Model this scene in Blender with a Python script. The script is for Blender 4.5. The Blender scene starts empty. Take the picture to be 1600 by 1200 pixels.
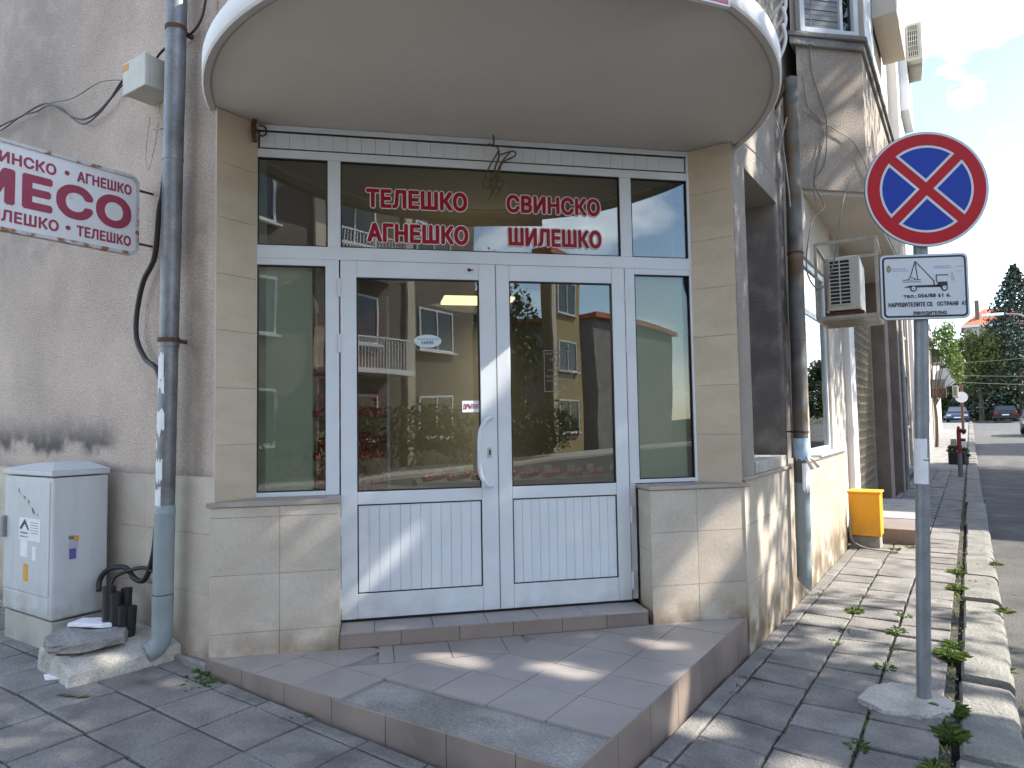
import bpy, math, random, time
import numpy as np
from mathutils import Vector, Matrix, noise
random.seed(7); RNG = np.random.default_rng(7)
R = math.radians
scene = bpy.context.scene
COL = scene.collection

# ------------------------------------------------------------------ camera
HC = 1.45
YAW, PITCH, ROLL = R(33.577), R(3.1776), R(0.96189)
cam_data = bpy.data.cameras.new('camera'); cam = bpy.data.objects.new('camera', cam_data); COL.objects.link(cam)
cam_data.sensor_width = 36.0; cam_data.lens = 36.0*1076.04/1600.0
cam_data.clip_start = 0.05; cam_data.clip_end = 3000
cam.matrix_world = (Matrix.Translation((0, 0, HC)) @ Matrix.Rotation(YAW, 4, 'Z') @
                    Matrix.Rotation(R(90)+PITCH, 4, 'X') @ Matrix.Rotation(-ROLL, 4, 'Z'))
scene.camera = cam

# ------------------------------------------------------------------ light
SUN_EL, SUN_AZ = R(40), R(28)          # azimuth measured from +X towards +Y
sun_dir = Vector((math.cos(SUN_EL)*math.cos(SUN_AZ), math.cos(SUN_EL)*math.sin(SUN_AZ), math.sin(SUN_EL)))
world = bpy.data.worlds.new('World'); scene.world = world; world.use_nodes = True
nt = world.node_tree; nt.nodes.clear()
w_out = nt.nodes.new('ShaderNodeOutputWorld'); w_bg = nt.nodes.new('ShaderNodeBackground')
sky = nt.nodes.new('ShaderNodeTexSky'); sky.sky_type = 'NISHITA'; sky.sun_disc = False
sky.sun_elevation = SUN_EL; sky.sun_rotation = math.pi/2-SUN_AZ; sky.dust_density = 0.3; sky.ozone_density = 1.0
tc = nt.nodes.new('ShaderNodeTexCoord'); mp = nt.nodes.new('ShaderNodeMapping'); mp.inputs['Scale'].default_value = (1, 1, 2.2); mp.inputs['Location'].default_value = (1.9, 9.3, 4.2)
n1 = nt.nodes.new('ShaderNodeTexNoise'); n1.inputs['Scale'].default_value = 3.6; n1.inputs['Detail'].default_value = 7; n1.inputs['Roughness'].default_value = 0.55
rp = nt.nodes.new('ShaderNodeValToRGB'); rp.color_ramp.elements[0].position = 0.50; rp.color_ramp.elements[1].position = 0.80
mx = nt.nodes.new('ShaderNodeMix'); mx.data_type = 'RGBA'
mx.inputs['B'].default_value = (14, 14.2, 14.5, 1)
nt.links.new(tc.outputs['Generated'], mp.inputs['Vector']); nt.links.new(mp.outputs[0], n1.inputs['Vector'])
nt.links.new(n1.outputs['Fac'], rp.inputs[0]); nt.links.new(rp.outputs[0], mx.inputs['Factor'])
nt.links.new(sky.outputs[0], mx.inputs['A']); nt.links.new(mx.outputs['Result'], w_bg.inputs['Color'])
w_bg.inputs['Strength'].default_value = 0.15
nt.links.new(w_bg.outputs[0], w_out.inputs['Surface'])
sd = bpy.data.lights.new('sun', 'SUN'); sd.energy = 4.2; sd.angle = R(0.55); sd.color = (1.0, 0.93, 0.82)
so = bpy.data.objects.new('sun', sd); COL.objects.link(so)
so.rotation_euler = (-sun_dir).to_track_quat('-Z', 'Y').to_euler(); so.location = (5, 5, 20)
vs = scene.view_settings; vs.view_transform = 'Standard'; vs.look = 'None'; vs.gamma = 1; vs.exposure = 1.5
vs.use_curve_mapping = False

# ------------------------------------------------------------------ materials
_m = {}
def mat(name, col, rough=0.7, var=0.0, vscale=6.0, bump=0.0, bscale=60.0, metal=0.0, spots=None, rand=0.0,
        trans=None, island=0.0, sub=0.0, col2=None, c2scale=1.5, c2lo=0.5, c2hi=0.7, stretch=None, spec=0.5, grain=0.0, gscale=180.0):
    """procedural principled material: blotches (var), second colour patches (col2), fine grain, bump, per object variation (rand)"""
    if name in _m: return _m[name]
    m = bpy.data.materials.new(name); m.use_nodes = True; t = m.node_tree; t.nodes.clear()
    N = t.nodes.new; L = t.links.new
    o = N('ShaderNodeOutputMaterial'); b = N('ShaderNodeBsdfPrincipled'); L(b.outputs[0], o.inputs[0])
    b.inputs['Roughness'].default_value = rough; b.inputs['Metallic'].default_value = metal
    b.inputs['Specular IOR Level'].default_value = spec
    tcn = N('ShaderNodeTexCoord'); src = tcn.outputs['Object']
    geo = N('ShaderNodeNewGeometry'); src = geo.outputs['Position']
    if stretch:
        mpn = N('ShaderNodeMapping'); mpn.inputs['Scale'].default_value = stretch; L(src, mpn.inputs[0]); srcs = mpn.outputs[0]
    else: srcs = src
    def nz(scale, detail=4, s=None):
        n = N('ShaderNodeTexNoise'); n.inputs['Scale'].default_value = scale; n.inputs['Detail'].default_value = detail
        L(s or src, n.inputs['Vector']); return n.outputs['Fac']
    def mixc(fac, a, bb):
        x = N('ShaderNodeMix'); x.data_type = 'RGBA'
        for i, v in (('Factor', fac), ('A', a), ('B', bb)):
            if isinstance(v, (tuple, list)): x.inputs[i].default_value = (*v[:3], 1)
            elif isinstance(v, float): x.inputs[i].default_value = v
            else: L(v, x.inputs[i])
        return x.outputs['Result']
    def rng(v, lo, hi, a=0.0, bb=1.0):
        x = N('ShaderNodeMapRange'); x.inputs[1].default_value = lo; x.inputs[2].default_value = hi
        x.inputs[3].default_value = a; x.inputs[4].default_value = bb; L(v, x.inputs[0]); return x.outputs[0]
    c = tuple(col)
    if col2: c = mixc(rng(nz(c2scale, 6, srcs), c2lo, c2hi), c, col2)
    def mul(c, f):
        x = N('ShaderNodeVectorMath'); x.operation = 'SCALE'
        if isinstance(c, tuple): x.inputs[0].default_value = c[:3]
        else: L(c, x.inputs[0])
        L(f, x.inputs['Scale']); return x.outputs[0]
    if var: c = mul(c, rng(nz(vscale, 5, srcs), 0.3, 0.7, 1-var, 1+var))
    if grain: c = mul(c, rng(nz(gscale, 2), 0.3, 0.7, 1-grain, 1+grain))
    if rand:
        oi = N('ShaderNodeObjectInfo'); c = mul(c, rng(oi.outputs['Random'], 0, 1, 1-rand, 1+rand))
    if island: c = mul(c, rng(geo.outputs['Random Per Island'], 0, 1, 1-island, 1+island))
    if isinstance(c, tuple): b.inputs['Base Color'].default_value = (*c[:3], 1)
    else: L(c, b.inputs['Base Color'])
    if bump:
        bn = N('ShaderNodeBump'); bn.inputs['Strength'].default_value = min(1, bump); bn.inputs['Distance'].default_value = 0.012*max(1, bump)
        L(nz(bscale, 3), bn.inputs['Height']); L(bn.outputs[0], b.inputs['Normal'])
    if sub:
        tr = N('ShaderNodeBsdfTranslucent'); ms = N('ShaderNodeMixShader'); ms.inputs[0].default_value = sub
        if isinstance(c, tuple): tr.inputs[0].default_value = (*c[:3], 1)
        else: L(c, tr.inputs[0])
        L(b.outputs[0], ms.inputs[1]); L(tr.outputs[0], ms.inputs[2]); L(ms.outputs[0], o.inputs[0])
    _m[name] = m; return m

def glass(name, tint=(0.8, 0.86, 0.84), refl=0.10):
    if name in _m: return _m[name]
    m = bpy.data.materials.new(name); m.use_nodes = True; t = m.node_tree; t.nodes.clear()
    N = t.nodes.new; L = t.links.new
    o = N('ShaderNodeOutputMaterial'); g = N('ShaderNodeBsdfGlossy'); tr = N('ShaderNodeBsdfTransparent')
    g.inputs['Roughness'].default_value = 0.004; tr.inputs[0].default_value = (*tint, 1)
    lw = N('ShaderNodeFresnel'); lw.inputs[0].default_value = 1.5
    ad = N('ShaderNodeMath'); ad.operation = 'ADD'; ad.inputs[1].default_value = refl-0.04; ad.use_clamp = True
    L(lw.outputs[0], ad.inputs[0]); ms = N('ShaderNodeMixShader'); L(ad.outputs[0], ms.inputs[0])
    nn = N('ShaderNodeTexNoise'); nn.inputs['Scale'].default_value = 2.2; nn.inputs['Detail'].default_value = 0.5
    bp = N('ShaderNodeBump'); bp.inputs['Strength'].default_value = 0.20; bp.inputs['Distance'].default_value = 0.006
    ge = N('ShaderNodeNewGeometry'); L(ge.outputs['Position'], nn.inputs['Vector']); L(nn.outputs[0], bp.inputs['Height']); L(bp.outputs[0], g.inputs['Normal'])
    L(tr.outputs[0], ms.inputs[1]); L(g.outputs[0], ms.inputs[2]); L(ms.outputs[0], o.inputs[0])
    _m[name] = m; return m

def emit(name, col, s):
    m = bpy.data.materials.new(name); m.use_nodes = True; b = m.node_tree.nodes['Principled BSDF']
    b.inputs['Base Color'].default_value = (*col, 1); b.inputs['Emission Color'].default_value = (*col, 1); b.inputs['Emission Strength'].default_value = s
    return m

def stained_shaded_stucco(name, base, stains, streak=None):
    """rough pebble render with soot stains and painted shade: stains = [(x0,x1,z0,z1,axis,soft,strength)] dirt patches, and shade put into the colour, in world position"""
    m = mat(name, base, 0.95, var=0.16, vscale=1.6, bump=1.0, bscale=110, grain=0.30, gscale=150,
            col2=tuple(v*0.80 for v in base), c2scale=0.9, c2lo=0.45, c2hi=0.7)
    t = m.node_tree; N = t.nodes.new; L = t.links.new
    b = [n for n in t.nodes if n.type == 'BSDF_PRINCIPLED'][0]
    cur = b.inputs['Base Color'].links[0].from_socket
    geo = N('ShaderNodeNewGeometry'); sx = N('ShaderNodeSeparateXYZ'); L(geo.outputs['Position'], sx.inputs[0])
    def rng(v, lo, hi):
        x = N('ShaderNodeMapRange'); x.interpolation_type = 'SMOOTHSTEP'; x.inputs[1].default_value = lo; x.inputs[2].default_value = hi; L(v, x.inputs[0]); return x.outputs[0]
    def mth(op, a, bb):
        x = N('ShaderNodeMath'); x.operation = op
        for i, v in enumerate((a, bb)):
            if isinstance(v, float): x.inputs[i].default_value = v
            else: L(v, x.inputs[i])
        return x.outputs[0]
    nzz = N('ShaderNodeTexNoise'); nzz.inputs['Scale'].default_value = 5.0; nzz.inputs['Detail'].default_value = 6; L(geo.outputs['Position'], nzz.inputs[0])
    for (a0, a1, z0, z1, ax, soft, st, dark) in stains:
        off = mth('MULTIPLY', mth('SUBTRACT', nzz.outputs[0], 0.5), soft*2.4)
        av = mth('ADD', sx.outputs[ax], off); zv = mth('ADD', sx.outputs[2], off)
        f = mth('MULTIPLY', mth('MULTIPLY', rng(av, a0-soft, a0+soft), rng(mth('MULTIPLY', av, -1.0), -a1-soft, -a1+soft)),
                mth('MULTIPLY', rng(zv, z0-soft*.4, z0+soft*.4), rng(mth('MULTIPLY', zv, -1.0), -z1-soft, -z1+soft)))
        f = mth('MULTIPLY', f, mth('MULTIPLY', rng(nzz.outputs[0], 0.2, 0.6), st))
        x = N('ShaderNodeMix'); x.data_type = 'RGBA'; L(f, x.inputs['Factor']); L(cur, x.inputs['A']); x.inputs['B'].default_value = (*dark, 1)
        cur = x.outputs['Result']
    L(cur, b.inputs['Base Color']); return m

def stain(m, stains, nscale=5.0):
    t = m.node_tree; N = t.nodes.new; L = t.links.new
    b = [n for n in t.nodes if n.type == 'BSDF_PRINCIPLED'][0]
    bc = b.inputs['Base Color']
    cur = bc.links[0].from_socket
    geo = N('ShaderNodeNewGeometry'); sx = N('ShaderNodeSeparateXYZ'); L(geo.outputs['Position'], sx.inputs[0])
    nz_ = N('ShaderNodeTexNoise'); nz_.inputs['Scale'].default_value = nscale; nz_.inputs['Detail'].default_value = 6; L(geo.outputs['Position'], nz_.inputs[0])
    for (z0, z1, st, dark) in stains:        # dirt climbing from z0, fading out by z1, broken up by noise
        a = N('ShaderNodeMapRange'); a.inputs[1].default_value = z0; a.inputs[2].default_value = z1; a.inputs[3].default_value = 1; a.inputs[4].default_value = 0; L(sx.outputs[2], a.inputs[0])
        q = N('ShaderNodeMapRange'); q.inputs[1].default_value = .35; q.inputs[2].default_value = .65; L(nz_.outputs[0], q.inputs[0])
        w_ = N('ShaderNodeMath'); w_.operation = 'MULTIPLY'; L(a.outputs[0], w_.inputs[0]); L(q.outputs[0], w_.inputs[1])
        w2 = N('ShaderNodeMath'); w2.operation = 'MULTIPLY'; w2.inputs[1].default_value = st; L(w_.outputs[0], w2.inputs[0]); w2.use_clamp = True
        x = N('ShaderNodeMix'); x.data_type = 'RGBA'; L(w2.outputs[0], x.inputs['Factor']); L(cur, x.inputs['A']); x.inputs['B'].default_value = (*dark, 1); cur = x.outputs['Result']
    L(cur, bc)
M_STUCCO = stained_shaded_stucco('stucco_pink', (0.56, 0.46, 0.39),
    [(-9, -4.45, 1.33, 1.46, 0, 0.13, 1.0, (0.08, 0.075, 0.075)), (-9, -3.3, 1.13, 1.2, 0, 0.06, 0.75, (0.17, 0.15, 0.13)), (-3.60, -3.50, 1.0, 2.6, 0, 0.05, 0.6, (0.20, 0.17, 0.14)),
     (-12, -5.0, 2.8, 5, 0, .5, .35, (.2, .18, .17))])
M_STUCCO2 = stained_shaded_stucco('stucco_grey', (0.34, 0.305, 0.265),
    [(4.85, 5.75, 1.0, 3.0, 1, 0.15, 0.6, (0.09, 0.08, 0.085)), (5.68, 6.9, 1.0, 4.5, 1, 0.08, 0.85, (0.05, 0.048, 0.05))])  # first patch darkens the niche; second paints the shade on the stepped-back wall
M_STUCCO3 = mat('stucco_oriel', (0.40, 0.345, 0.29), 0.95, var=0.15, vscale=2, bump=1.0, bscale=110, grain=0.28, gscale=150, col2=(0.30, 0.25, 0.20), c2scale=1.2, c2lo=.5, c2hi=.75)
M_PLASTER = mat('plaster_cream', (0.52, 0.47, 0.40), 0.9, var=0.06, vscale=2, bump=.2, bscale=40)
M_SOFFIT = mat('soffit_paint', (0.53, 0.49, 0.445), 0.8, var=0.05, vscale=1.0, bump=0.25, bscale=18, col2=(0.47, 0.43, 0.38), c2scale=.9, c2lo=.5, c2hi=.8)
M_WHITEP = mat('white_masonry_paint', (0.78, 0.78, 0.78), 0.7, var=0.05, vscale=3, bump=.15, bscale=30)
M_PVC = mat('white_painted_aluminium', (0.64, 0.685, 0.73), 0.35, var=0.04, vscale=5, spec=.5, col2=(0.56, 0.59, 0.62), c2scale=2.5, c2lo=.55, c2hi=.8)
M_PVC2 = mat('white_slat', (0.64, 0.685, 0.73), 0.4, var=0.03, vscale=8, rand=0.015)
M_GASKET = mat('black_gasket', (0.012, 0.012, 0.014), 0.6)
M_TRAV = mat('travertine_tile', (0.53, 0.445, 0.335), 0.42, var=0.06, vscale=4, grain=0.05, gscale=70, rand=0.045, bump=.12, bscale=50,
             col2=(0.47, 0.385, 0.28), c2scale=3.2, c2lo=.45, c2hi=.75, stretch=(1, 1, 2.6))
M_TRAVLOW = mat('travertine_tile_low', (0.51, 0.455, 0.385), 0.42, var=0.07, vscale=5, grain=0.07, gscale=60, rand=0.04, bump=.12, bscale=50,
             col2=(0.46, 0.40, 0.325), c2scale=3, c2lo=.45, c2hi=.7, stretch=(1, 1, 1.6))
M_GROUT = mat('tile_grout', (0.36, 0.31, 0.25), 0.95, var=.2)
M_CAP = mat('stone_cap', (0.36, 0.31, 0.27), 0.4, var=0.12, vscale=6, rand=.04)
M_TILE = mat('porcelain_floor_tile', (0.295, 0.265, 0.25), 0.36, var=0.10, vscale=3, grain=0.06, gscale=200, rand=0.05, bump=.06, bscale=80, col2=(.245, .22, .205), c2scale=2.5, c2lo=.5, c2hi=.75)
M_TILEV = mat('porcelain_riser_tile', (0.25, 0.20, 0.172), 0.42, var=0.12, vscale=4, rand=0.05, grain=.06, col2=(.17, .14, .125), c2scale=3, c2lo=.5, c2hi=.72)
M_CONC = mat('rough_concrete', (0.27, 0.26, 0.245), 0.95, var=0.28, vscale=6, bump=1.0, bscale=45, grain=0.25, gscale=120, col2=(0.17, 0.165, 0.155), c2scale=3, c2lo=.45, c2hi=.65)
M_CONCL = mat('pale_concrete', (0.42, 0.40, 0.36), 0.95, var=0.2, vscale=6, bump=.9, bscale=40, grain=0.2, gscale=100)
M_SLAB = mat('paving_slab', (0.20, 0.19, 0.178), 0.9, var=0.22, vscale=5, bump=.75, bscale=55, grain=0.22, gscale=130, rand=0.13, col2=(0.125, 0.122, 0.118), c2scale=4, c2lo=.48, c2hi=.7)
M_KERB = mat('kerb_stone', (0.20, 0.195, 0.175), 0.92, var=0.24, vscale=5, bump=.9, bscale=50, grain=0.2, gscale=110, rand=0.1, col2=(0.17, 0.17, 0.15), c2scale=3, c2lo=.5, c2hi=.7)
M_DIRT = mat('joint_dirt', (0.060, 0.052, 0.042), 1.0, var=0.4, vscale=12, bump=1, bscale=60, col2=(.05, .065, .03), c2scale=5)
M_ASPH = mat('asphalt', (0.085, 0.082, 0.08), 0.95, var=0.25, vscale=2.5, bump=1, bscale=90, grain=0.35, gscale=90, col2=(.13, .125, .115), c2scale=1.2, c2lo=.5, c2hi=.75)
M_GRASSG = mat('rough_grass_ground', (0.07, 0.085, 0.035), 1.0, var=.4, vscale=2)
M_ZINC = mat('zinc_pipe', (0.205, 0.215, 0.222), 0.5, metal=0.55, var=0.22, vscale=7, grain=.1, gscale=60, col2=(0.13, 0.14, 0.15), c2scale=9, c2lo=.5, c2hi=.75)
M_PIPEP = mat('plastic_pipe', (0.24, 0.285, 0.295), 0.42, var=0.1, vscale=6, grain=.05)
M_RUST = mat('rusty_iron', (0.10, 0.045, 0.03), 0.85, var=0.4, vscale=30, bump=.5, bscale=150)
M_POLE = mat('galvanised_pole', (0.24, 0.26, 0.28), 0.5, metal=.45, var=0.14, vscale=14, grain=.1, gscale=120)
M_BLACK = mat('black_rubber', (0.016, 0.016, 0.019), 0.5)
M_CABLE = mat('black_cable', (0.022, 0.018, 0.022), 0.5)
M_CABLEG = mat('grey_cable', (0.20, 0.19, 0.19), 0.6)
M_CABINET = mat('cabinet_grey', (0.52, 0.535, 0.545), 0.5, var=0.07, vscale=4, grain=.03, col2=(0.43, 0.45, 0.46), c2scale=4, c2lo=.55, c2hi=.8, stretch=(3, 3, .6))
M_CABBASE = mat('cabinet_base', (0.40, 0.38, 0.34), 0.8, var=.12, vscale=6, grain=.08)
M_PAPER = mat('paper_white', (0.74, 0.75, 0.78), 0.8, var=.06, vscale=20)
M_BEIGEBOX = mat('beige_plastic', (0.52, 0.52, 0.45), 0.5, var=.06, vscale=10)
M_YELLOW = mat('yellow_paint', (0.80, 0.36, 0.015), 0.5, var=.05, vscale=6)
M_ORANGE = mat('orange_sticker', (0.62, 0.30, 0.03), 0.6, var=.1)
M_RED = mat('sign_red', (0.40, 0.006, 0.014), 0.45, var=.04, spec=.25)
M_BLUE = mat('sign_blue', (0.008, 0.04, 0.32), 0.45, var=.05, spec=.25)
M_SWHITE = mat('sign_white', (0.54, 0.58, 0.62), 0.45, var=.03)
M_SDARK = mat('sign_black', (0.012, 0.014, 0.03), 0.5)
M_SBACK = mat('sign_back', (0.22, 0.23, 0.24), 0.5, metal=.5)
M_CRIM = mat('crimson_vinyl', (0.30, 0.006, 0.022), 0.5, spec=.25)
M_CRIM2 = mat('faded_crimson_paint', (0.29, 0.035, 0.075), 0.55, var=.08, vscale=15)
M_STROKE = mat('white_vinyl', (0.66, 0.62, 0.62), 0.5)
M_SIGNBOX = mat('sign_enamel', (0.66, 0.655, 0.66), 0.5, var=.05, vscale=8, col2=(.50, .46, .42), c2scale=9, c2lo=.62, c2hi=.75)
M_SIGNRIM = mat('sign_rim_rusting', (0.52, 0.50, 0.50), 0.6, var=.1, vscale=20, col2=(0.26, 0.11, 0.04), c2scale=11, c2lo=.54, c2hi=.60, bump=.3, bscale=80)
M_AC = mat('ac_casing', (0.60, 0.58, 0.50), 0.5, var=.08, vscale=6)
M_ACG = mat('ac_dark', (0.03, 0.03, 0.032), 0.7)
M_CAGE = mat('cage_steel', (0.42, 0.39, 0.32), 0.6, var=.2, vscale=20)
M_BRONZE = mat('twine', (0.11, 0.075, 0.045), 0.95)
M_WOOD = mat('old_wood', (0.16, 0.10, 0.05), 0.85, var=.3, vscale=12)
M_BARK = mat('bark', (0.11, 0.085, 0.06), 0.95, var=.3, vscale=8, bump=1, bscale=20)
M_CHROME = mat('brushed_steel', (0.55, 0.55, 0.56), 0.3, metal=.9)
M_ROOF = mat('red_roof_tiles', (0.46, 0.14, 0.07), 0.85, var=.2, vscale=3, rand=.08)
M_DARKWIN = mat('dark_window_glass', (0.02, 0.025, 0.03), 0.08, spec=.7)
M_GLASS = glass('shop_glass'); M_GLASS2 = glass('filmed_glass', (0.86, 0.9, 0.86), 0.06)
M_SHUT = mat('roller_shutter', (0.26, 0.27, 0.28), 0.6, rand=.06)
M_INWALL = mat('interior_wall', (0.30, 0.26, 0.20), 0.9, var=.05)
M_INFLOOR = mat('interior_floor', (0.16, 0.12, 0.09), 0.5, var=.1)
M_FILM = mat('frosted_window_film', (0.50, 0.51, 0.45), 0.8, var=.05, vscale=2)
M_REDM = mat('red_packets', (0.36, 0.015, 0.02), 0.45, rand=.3, var=.2, vscale=20)
M_MEAT = mat('meat', (0.33, 0.07, 0.045), 0.4, rand=.25, var=.2, vscale=30)
stain(M_TRAVLOW, [(.16, .42, 1.3, (.26, .19, .11)), (-.05, .9, .5, (.36, .29, .21)), (.18, .30, .9, (.15, .12, .09))], 7)
stain(M_PVC, [(.30, .50, .55, (.40, .39, .36)), (.9, 1.2, .12, (.45, .45, .43))], 9)
stain(M_TILEV, [(.0, .16, .8, (.11, .10, .09))], 8)
stain(M_CABINET, [(.36, .6, .8, (.30, .29, .26))], 8)
stain(M_CABBASE, [(.1, .3, .9, (.18, .17, .15))], 8)
stain(M_YELLOW, [(.12, .35, .7, (.45, .22, .06))], 12)
def leafm(n, c, isl=.45, sub=.35): return mat(n, c, .55, island=isl, sub=sub, var=.25, vscale=.7)
L_MID = leafm('leaf_mid', (0.062, 0.105, 0.022)); L_DARK = leafm('leaf_dark', (0.032, 0.058, 0.016)); L_FIR = leafm('leaf_fir', (0.030, 0.052, 0.030), .4, .1)
L_YEL = leafm('leaf_yellow', (0.13, 0.15, 0.03)); L_WEED = leafm('leaf_weed', (0.10, 0.155, 0.03)); L_DRY = leafm('leaf_dry', (0.23, 0.19, 0.10), .4, .2)

# ------------------------------------------------------------------ geometry helpers
ORG = {}                                  # world origin of every parent
S2 = math.sqrt(.5)
def W(x, y, z): return (x, y, z)
def D(t, n, z): return ((t-n)*S2, (t+n)*S2, z)          # frame of the chamfered corner: t along the shopfront, n inwards
def g(x, y):                              # pavement level
    a = min(max(.045*(-x-1.2), 0), .12); k = min(max((-.5-x)/.7, 0), 1)
    b = min(max(.028*(4.4-y), 0), .07)*k
    c = max(0, .015*(y-25))
    return a*(1 if y < 4 else max(0, 1-(y-4)))+b+c
def thing(name, label, cat, loc=(0, 0, 0), group=None):
    o = bpy.data.objects.new(name, None); COL.objects.link(o); o.location = loc; ORG[o] = Vector(loc); o.empty_display_size = .1
    o['label'] = label; o['category'] = cat
    if group: o['group'] = group
    return o
def tag(o, label, cat, group=None, kind=None):
    o['label'] = label; o['category'] = cat
    if group: o['group'] = group
    if kind: o['kind'] = kind
    return o
def struct(o): o['kind'] = 'structure'; return o
class MB:
    def __init__(s): s.v = []; s.f = []; s.mi = []; s.mats = []; s.sm = []
    def m(s, mt):
        if mt not in s.mats: s.mats.append(mt)
        return s.mats.index(mt)
    def add(s, vs, fs, mt=None, smooth=False):
        b = len(s.v); s.v += [tuple(v) for v in vs]; i = s.m(mt) if mt else 0
        for f in fs: s.f.append(tuple(b+k for k in f)); s.mi.append(i); s.sm.append(smooth)
        return s
    def box(s, a, b, c, F=W, mt=None):
        (a0, a1), (b0, b1), (c0, c1) = a, b, c
        vs = [F(x, y, z) for z in (c0, c1) for y in (b0, b1) for x in (a0, a1)]
        return s.add(vs, [(0, 2, 3, 1), (4, 5, 7, 6), (0, 1, 5, 4), (2, 6, 7, 3), (0, 4, 6, 2), (1, 3, 7, 5)], mt)
    def frame(s, a, c, b, w, F=W, mt=None, wb=None, wt=None):   # rectangular ring in plane (a,c), butt joined; b = depth range
        (a0, a1), (c0, c1) = a, c; wb = w if wb is None else wb; wt = w if wt is None else wt
        s.box((a0, a0+w), b, (c0, c1), F, mt); s.box((a1-w, a1), b, (c0, c1), F, mt)
        s.box((a0+w, a1-w), b, (c0, c0+wb), F, mt); s.box((a0+w, a1-w), b, (c1-wt, c1), F, mt); return s
    def prism(s, poly, d0, d1, F, mt=None):     # poly in (u,v); F(u,v,d)
        n = len(poly); vs = [F(u, v, d0) for u, v in poly]+[F(u, v, d1) for u, v in poly]
        return s.add(vs, [tuple(range(n))[::-1], tuple(range(n, 2*n))]+[(i, (i+1) % n, n+(i+1) % n, n+i) for i in range(n)], mt)
    def tube(s, pts, r, n=10, mt=None, cap=True):
        pts = [Vector(p) for p in pts]; m = len(pts); rr = r if isinstance(r, (list, tuple)) else [r]*m
        vs = []; prev = None
        for i, p in enumerate(pts):
            d = (pts[min(i+1, m-1)]-pts[max(i-1, 0)]).normalized()
            if prev is None: u = d.orthogonal().normalized()
            else: u = (prev-d*prev.dot(d)).normalized()
            prev = u; w = d.cross(u)
            vs += [tuple(p+(u*math.cos(2*math.pi*k/n)+w*math.sin(2*math.pi*k/n))*rr[i]) for k in range(n)]
        fs = [(i*n+k, i*n+(k+1) % n, (i+1)*n+(k+1) % n, (i+1)*n+k) for i in range(m-1) for k in range(n)]
        s.add(vs, fs, mt, True)
        if cap: s.add(vs[:n], [tuple(range(n))[::-1]], mt); s.add(vs[-n:], [tuple(range(n))], mt)
        return s
    def build(s, name, mt=None, parent=None, bev=0, label=None, kind=None, keep=False):
        vs = s.v
        if parent is not None: o0 = ORG[parent]
        elif keep: o0 = Vector((0, 0, 0))
        else:
            a = np.array(vs); o0 = Vector(((a[:, 0].min()+a[:, 0].max())/2, (a[:, 1].min()+a[:, 1].max())/2, a[:, 2].min()))
        me = bpy.data.meshes.new(name); me.from_pydata([(x-o0.x, y-o0.y, z-o0.z) for x, y, z in vs], [], s.f)
        mts = s.mats or [mt]
        for q in mts: me.materials.append(q)
        me.polygons.foreach_set('material_index', s.mi); me.polygons.foreach_set('use_smooth', s.sm); me.update()
        o = bpy.data.objects.new(name, me); COL.objects.link(o)
        if parent is not None: o.parent = parent; ORG[o] = o0
        else: o.location = o0; ORG[o] = o0
        if bev:
            b = o.modifiers.new('bevel', 'BEVEL'); b.width = bev; b.segments = 2; b.limit_method = 'ANGLE'; b.angle_limit = R(40)
        if label: o['label'] = label
        if kind: o['kind'] = kind
        return o
def B(name, a, b, c, mt, parent=None, F=W, bev=0, label=None, kind=None): return MB().box(a, b, c, F).build(name, mt, parent, bev, label, kind)
def spline(pts, k=8):
    P = [Vector(p) for p in pts]; P = [P[0]*2-P[1]]+P+[P[-1]*2-P[-2]]; out = []
    for i in range(1, len(P)-2):
        a, b, c, d = P[i-1:i+3]
        for j in range(k):
            t = j/k; out.append(.5*((2*b)+(c-a)*t+(2*a-5*b+4*c-d)*t*t+(3*b-a-3*c+d)*t**3))
    out.append(P[-2]); return out
def circ(cx, cy, r, n=48, a0=0, a1=2*math.pi): return [(cx+r*math.cos(a0+(a1-a0)*i/n), cy+r*math.sin(a0+(a1-a0)*i/n)) for i in range(n+(0 if a1-a0 > 6.28 else 1))]
_fonts = {}
def text_mesh(body):
    if body in _fonts: return _fonts[body]
    cu = bpy.data.curves.new('lettering', 'FONT'); cu.body = body; cu.size = 1; cu.resolution_u = 3; cu.fill_mode = 'FRONT'; cu.space_character = 1.06
    o = bpy.data.objects.new('tmp', cu); COL.objects.link(o)
    me = bpy.data.meshes.new_from_object(o.evaluated_get(bpy.context.evaluated_depsgraph_get()))
    bpy.data.objects.remove(o); v = np.array([tuple(p.co) for p in me.vertices]); f = [tuple(p.vertices) for p in me.polygons]
    bpy.data.meshes.remove(me); _fonts[body] = (v, f); return v, f
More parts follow.
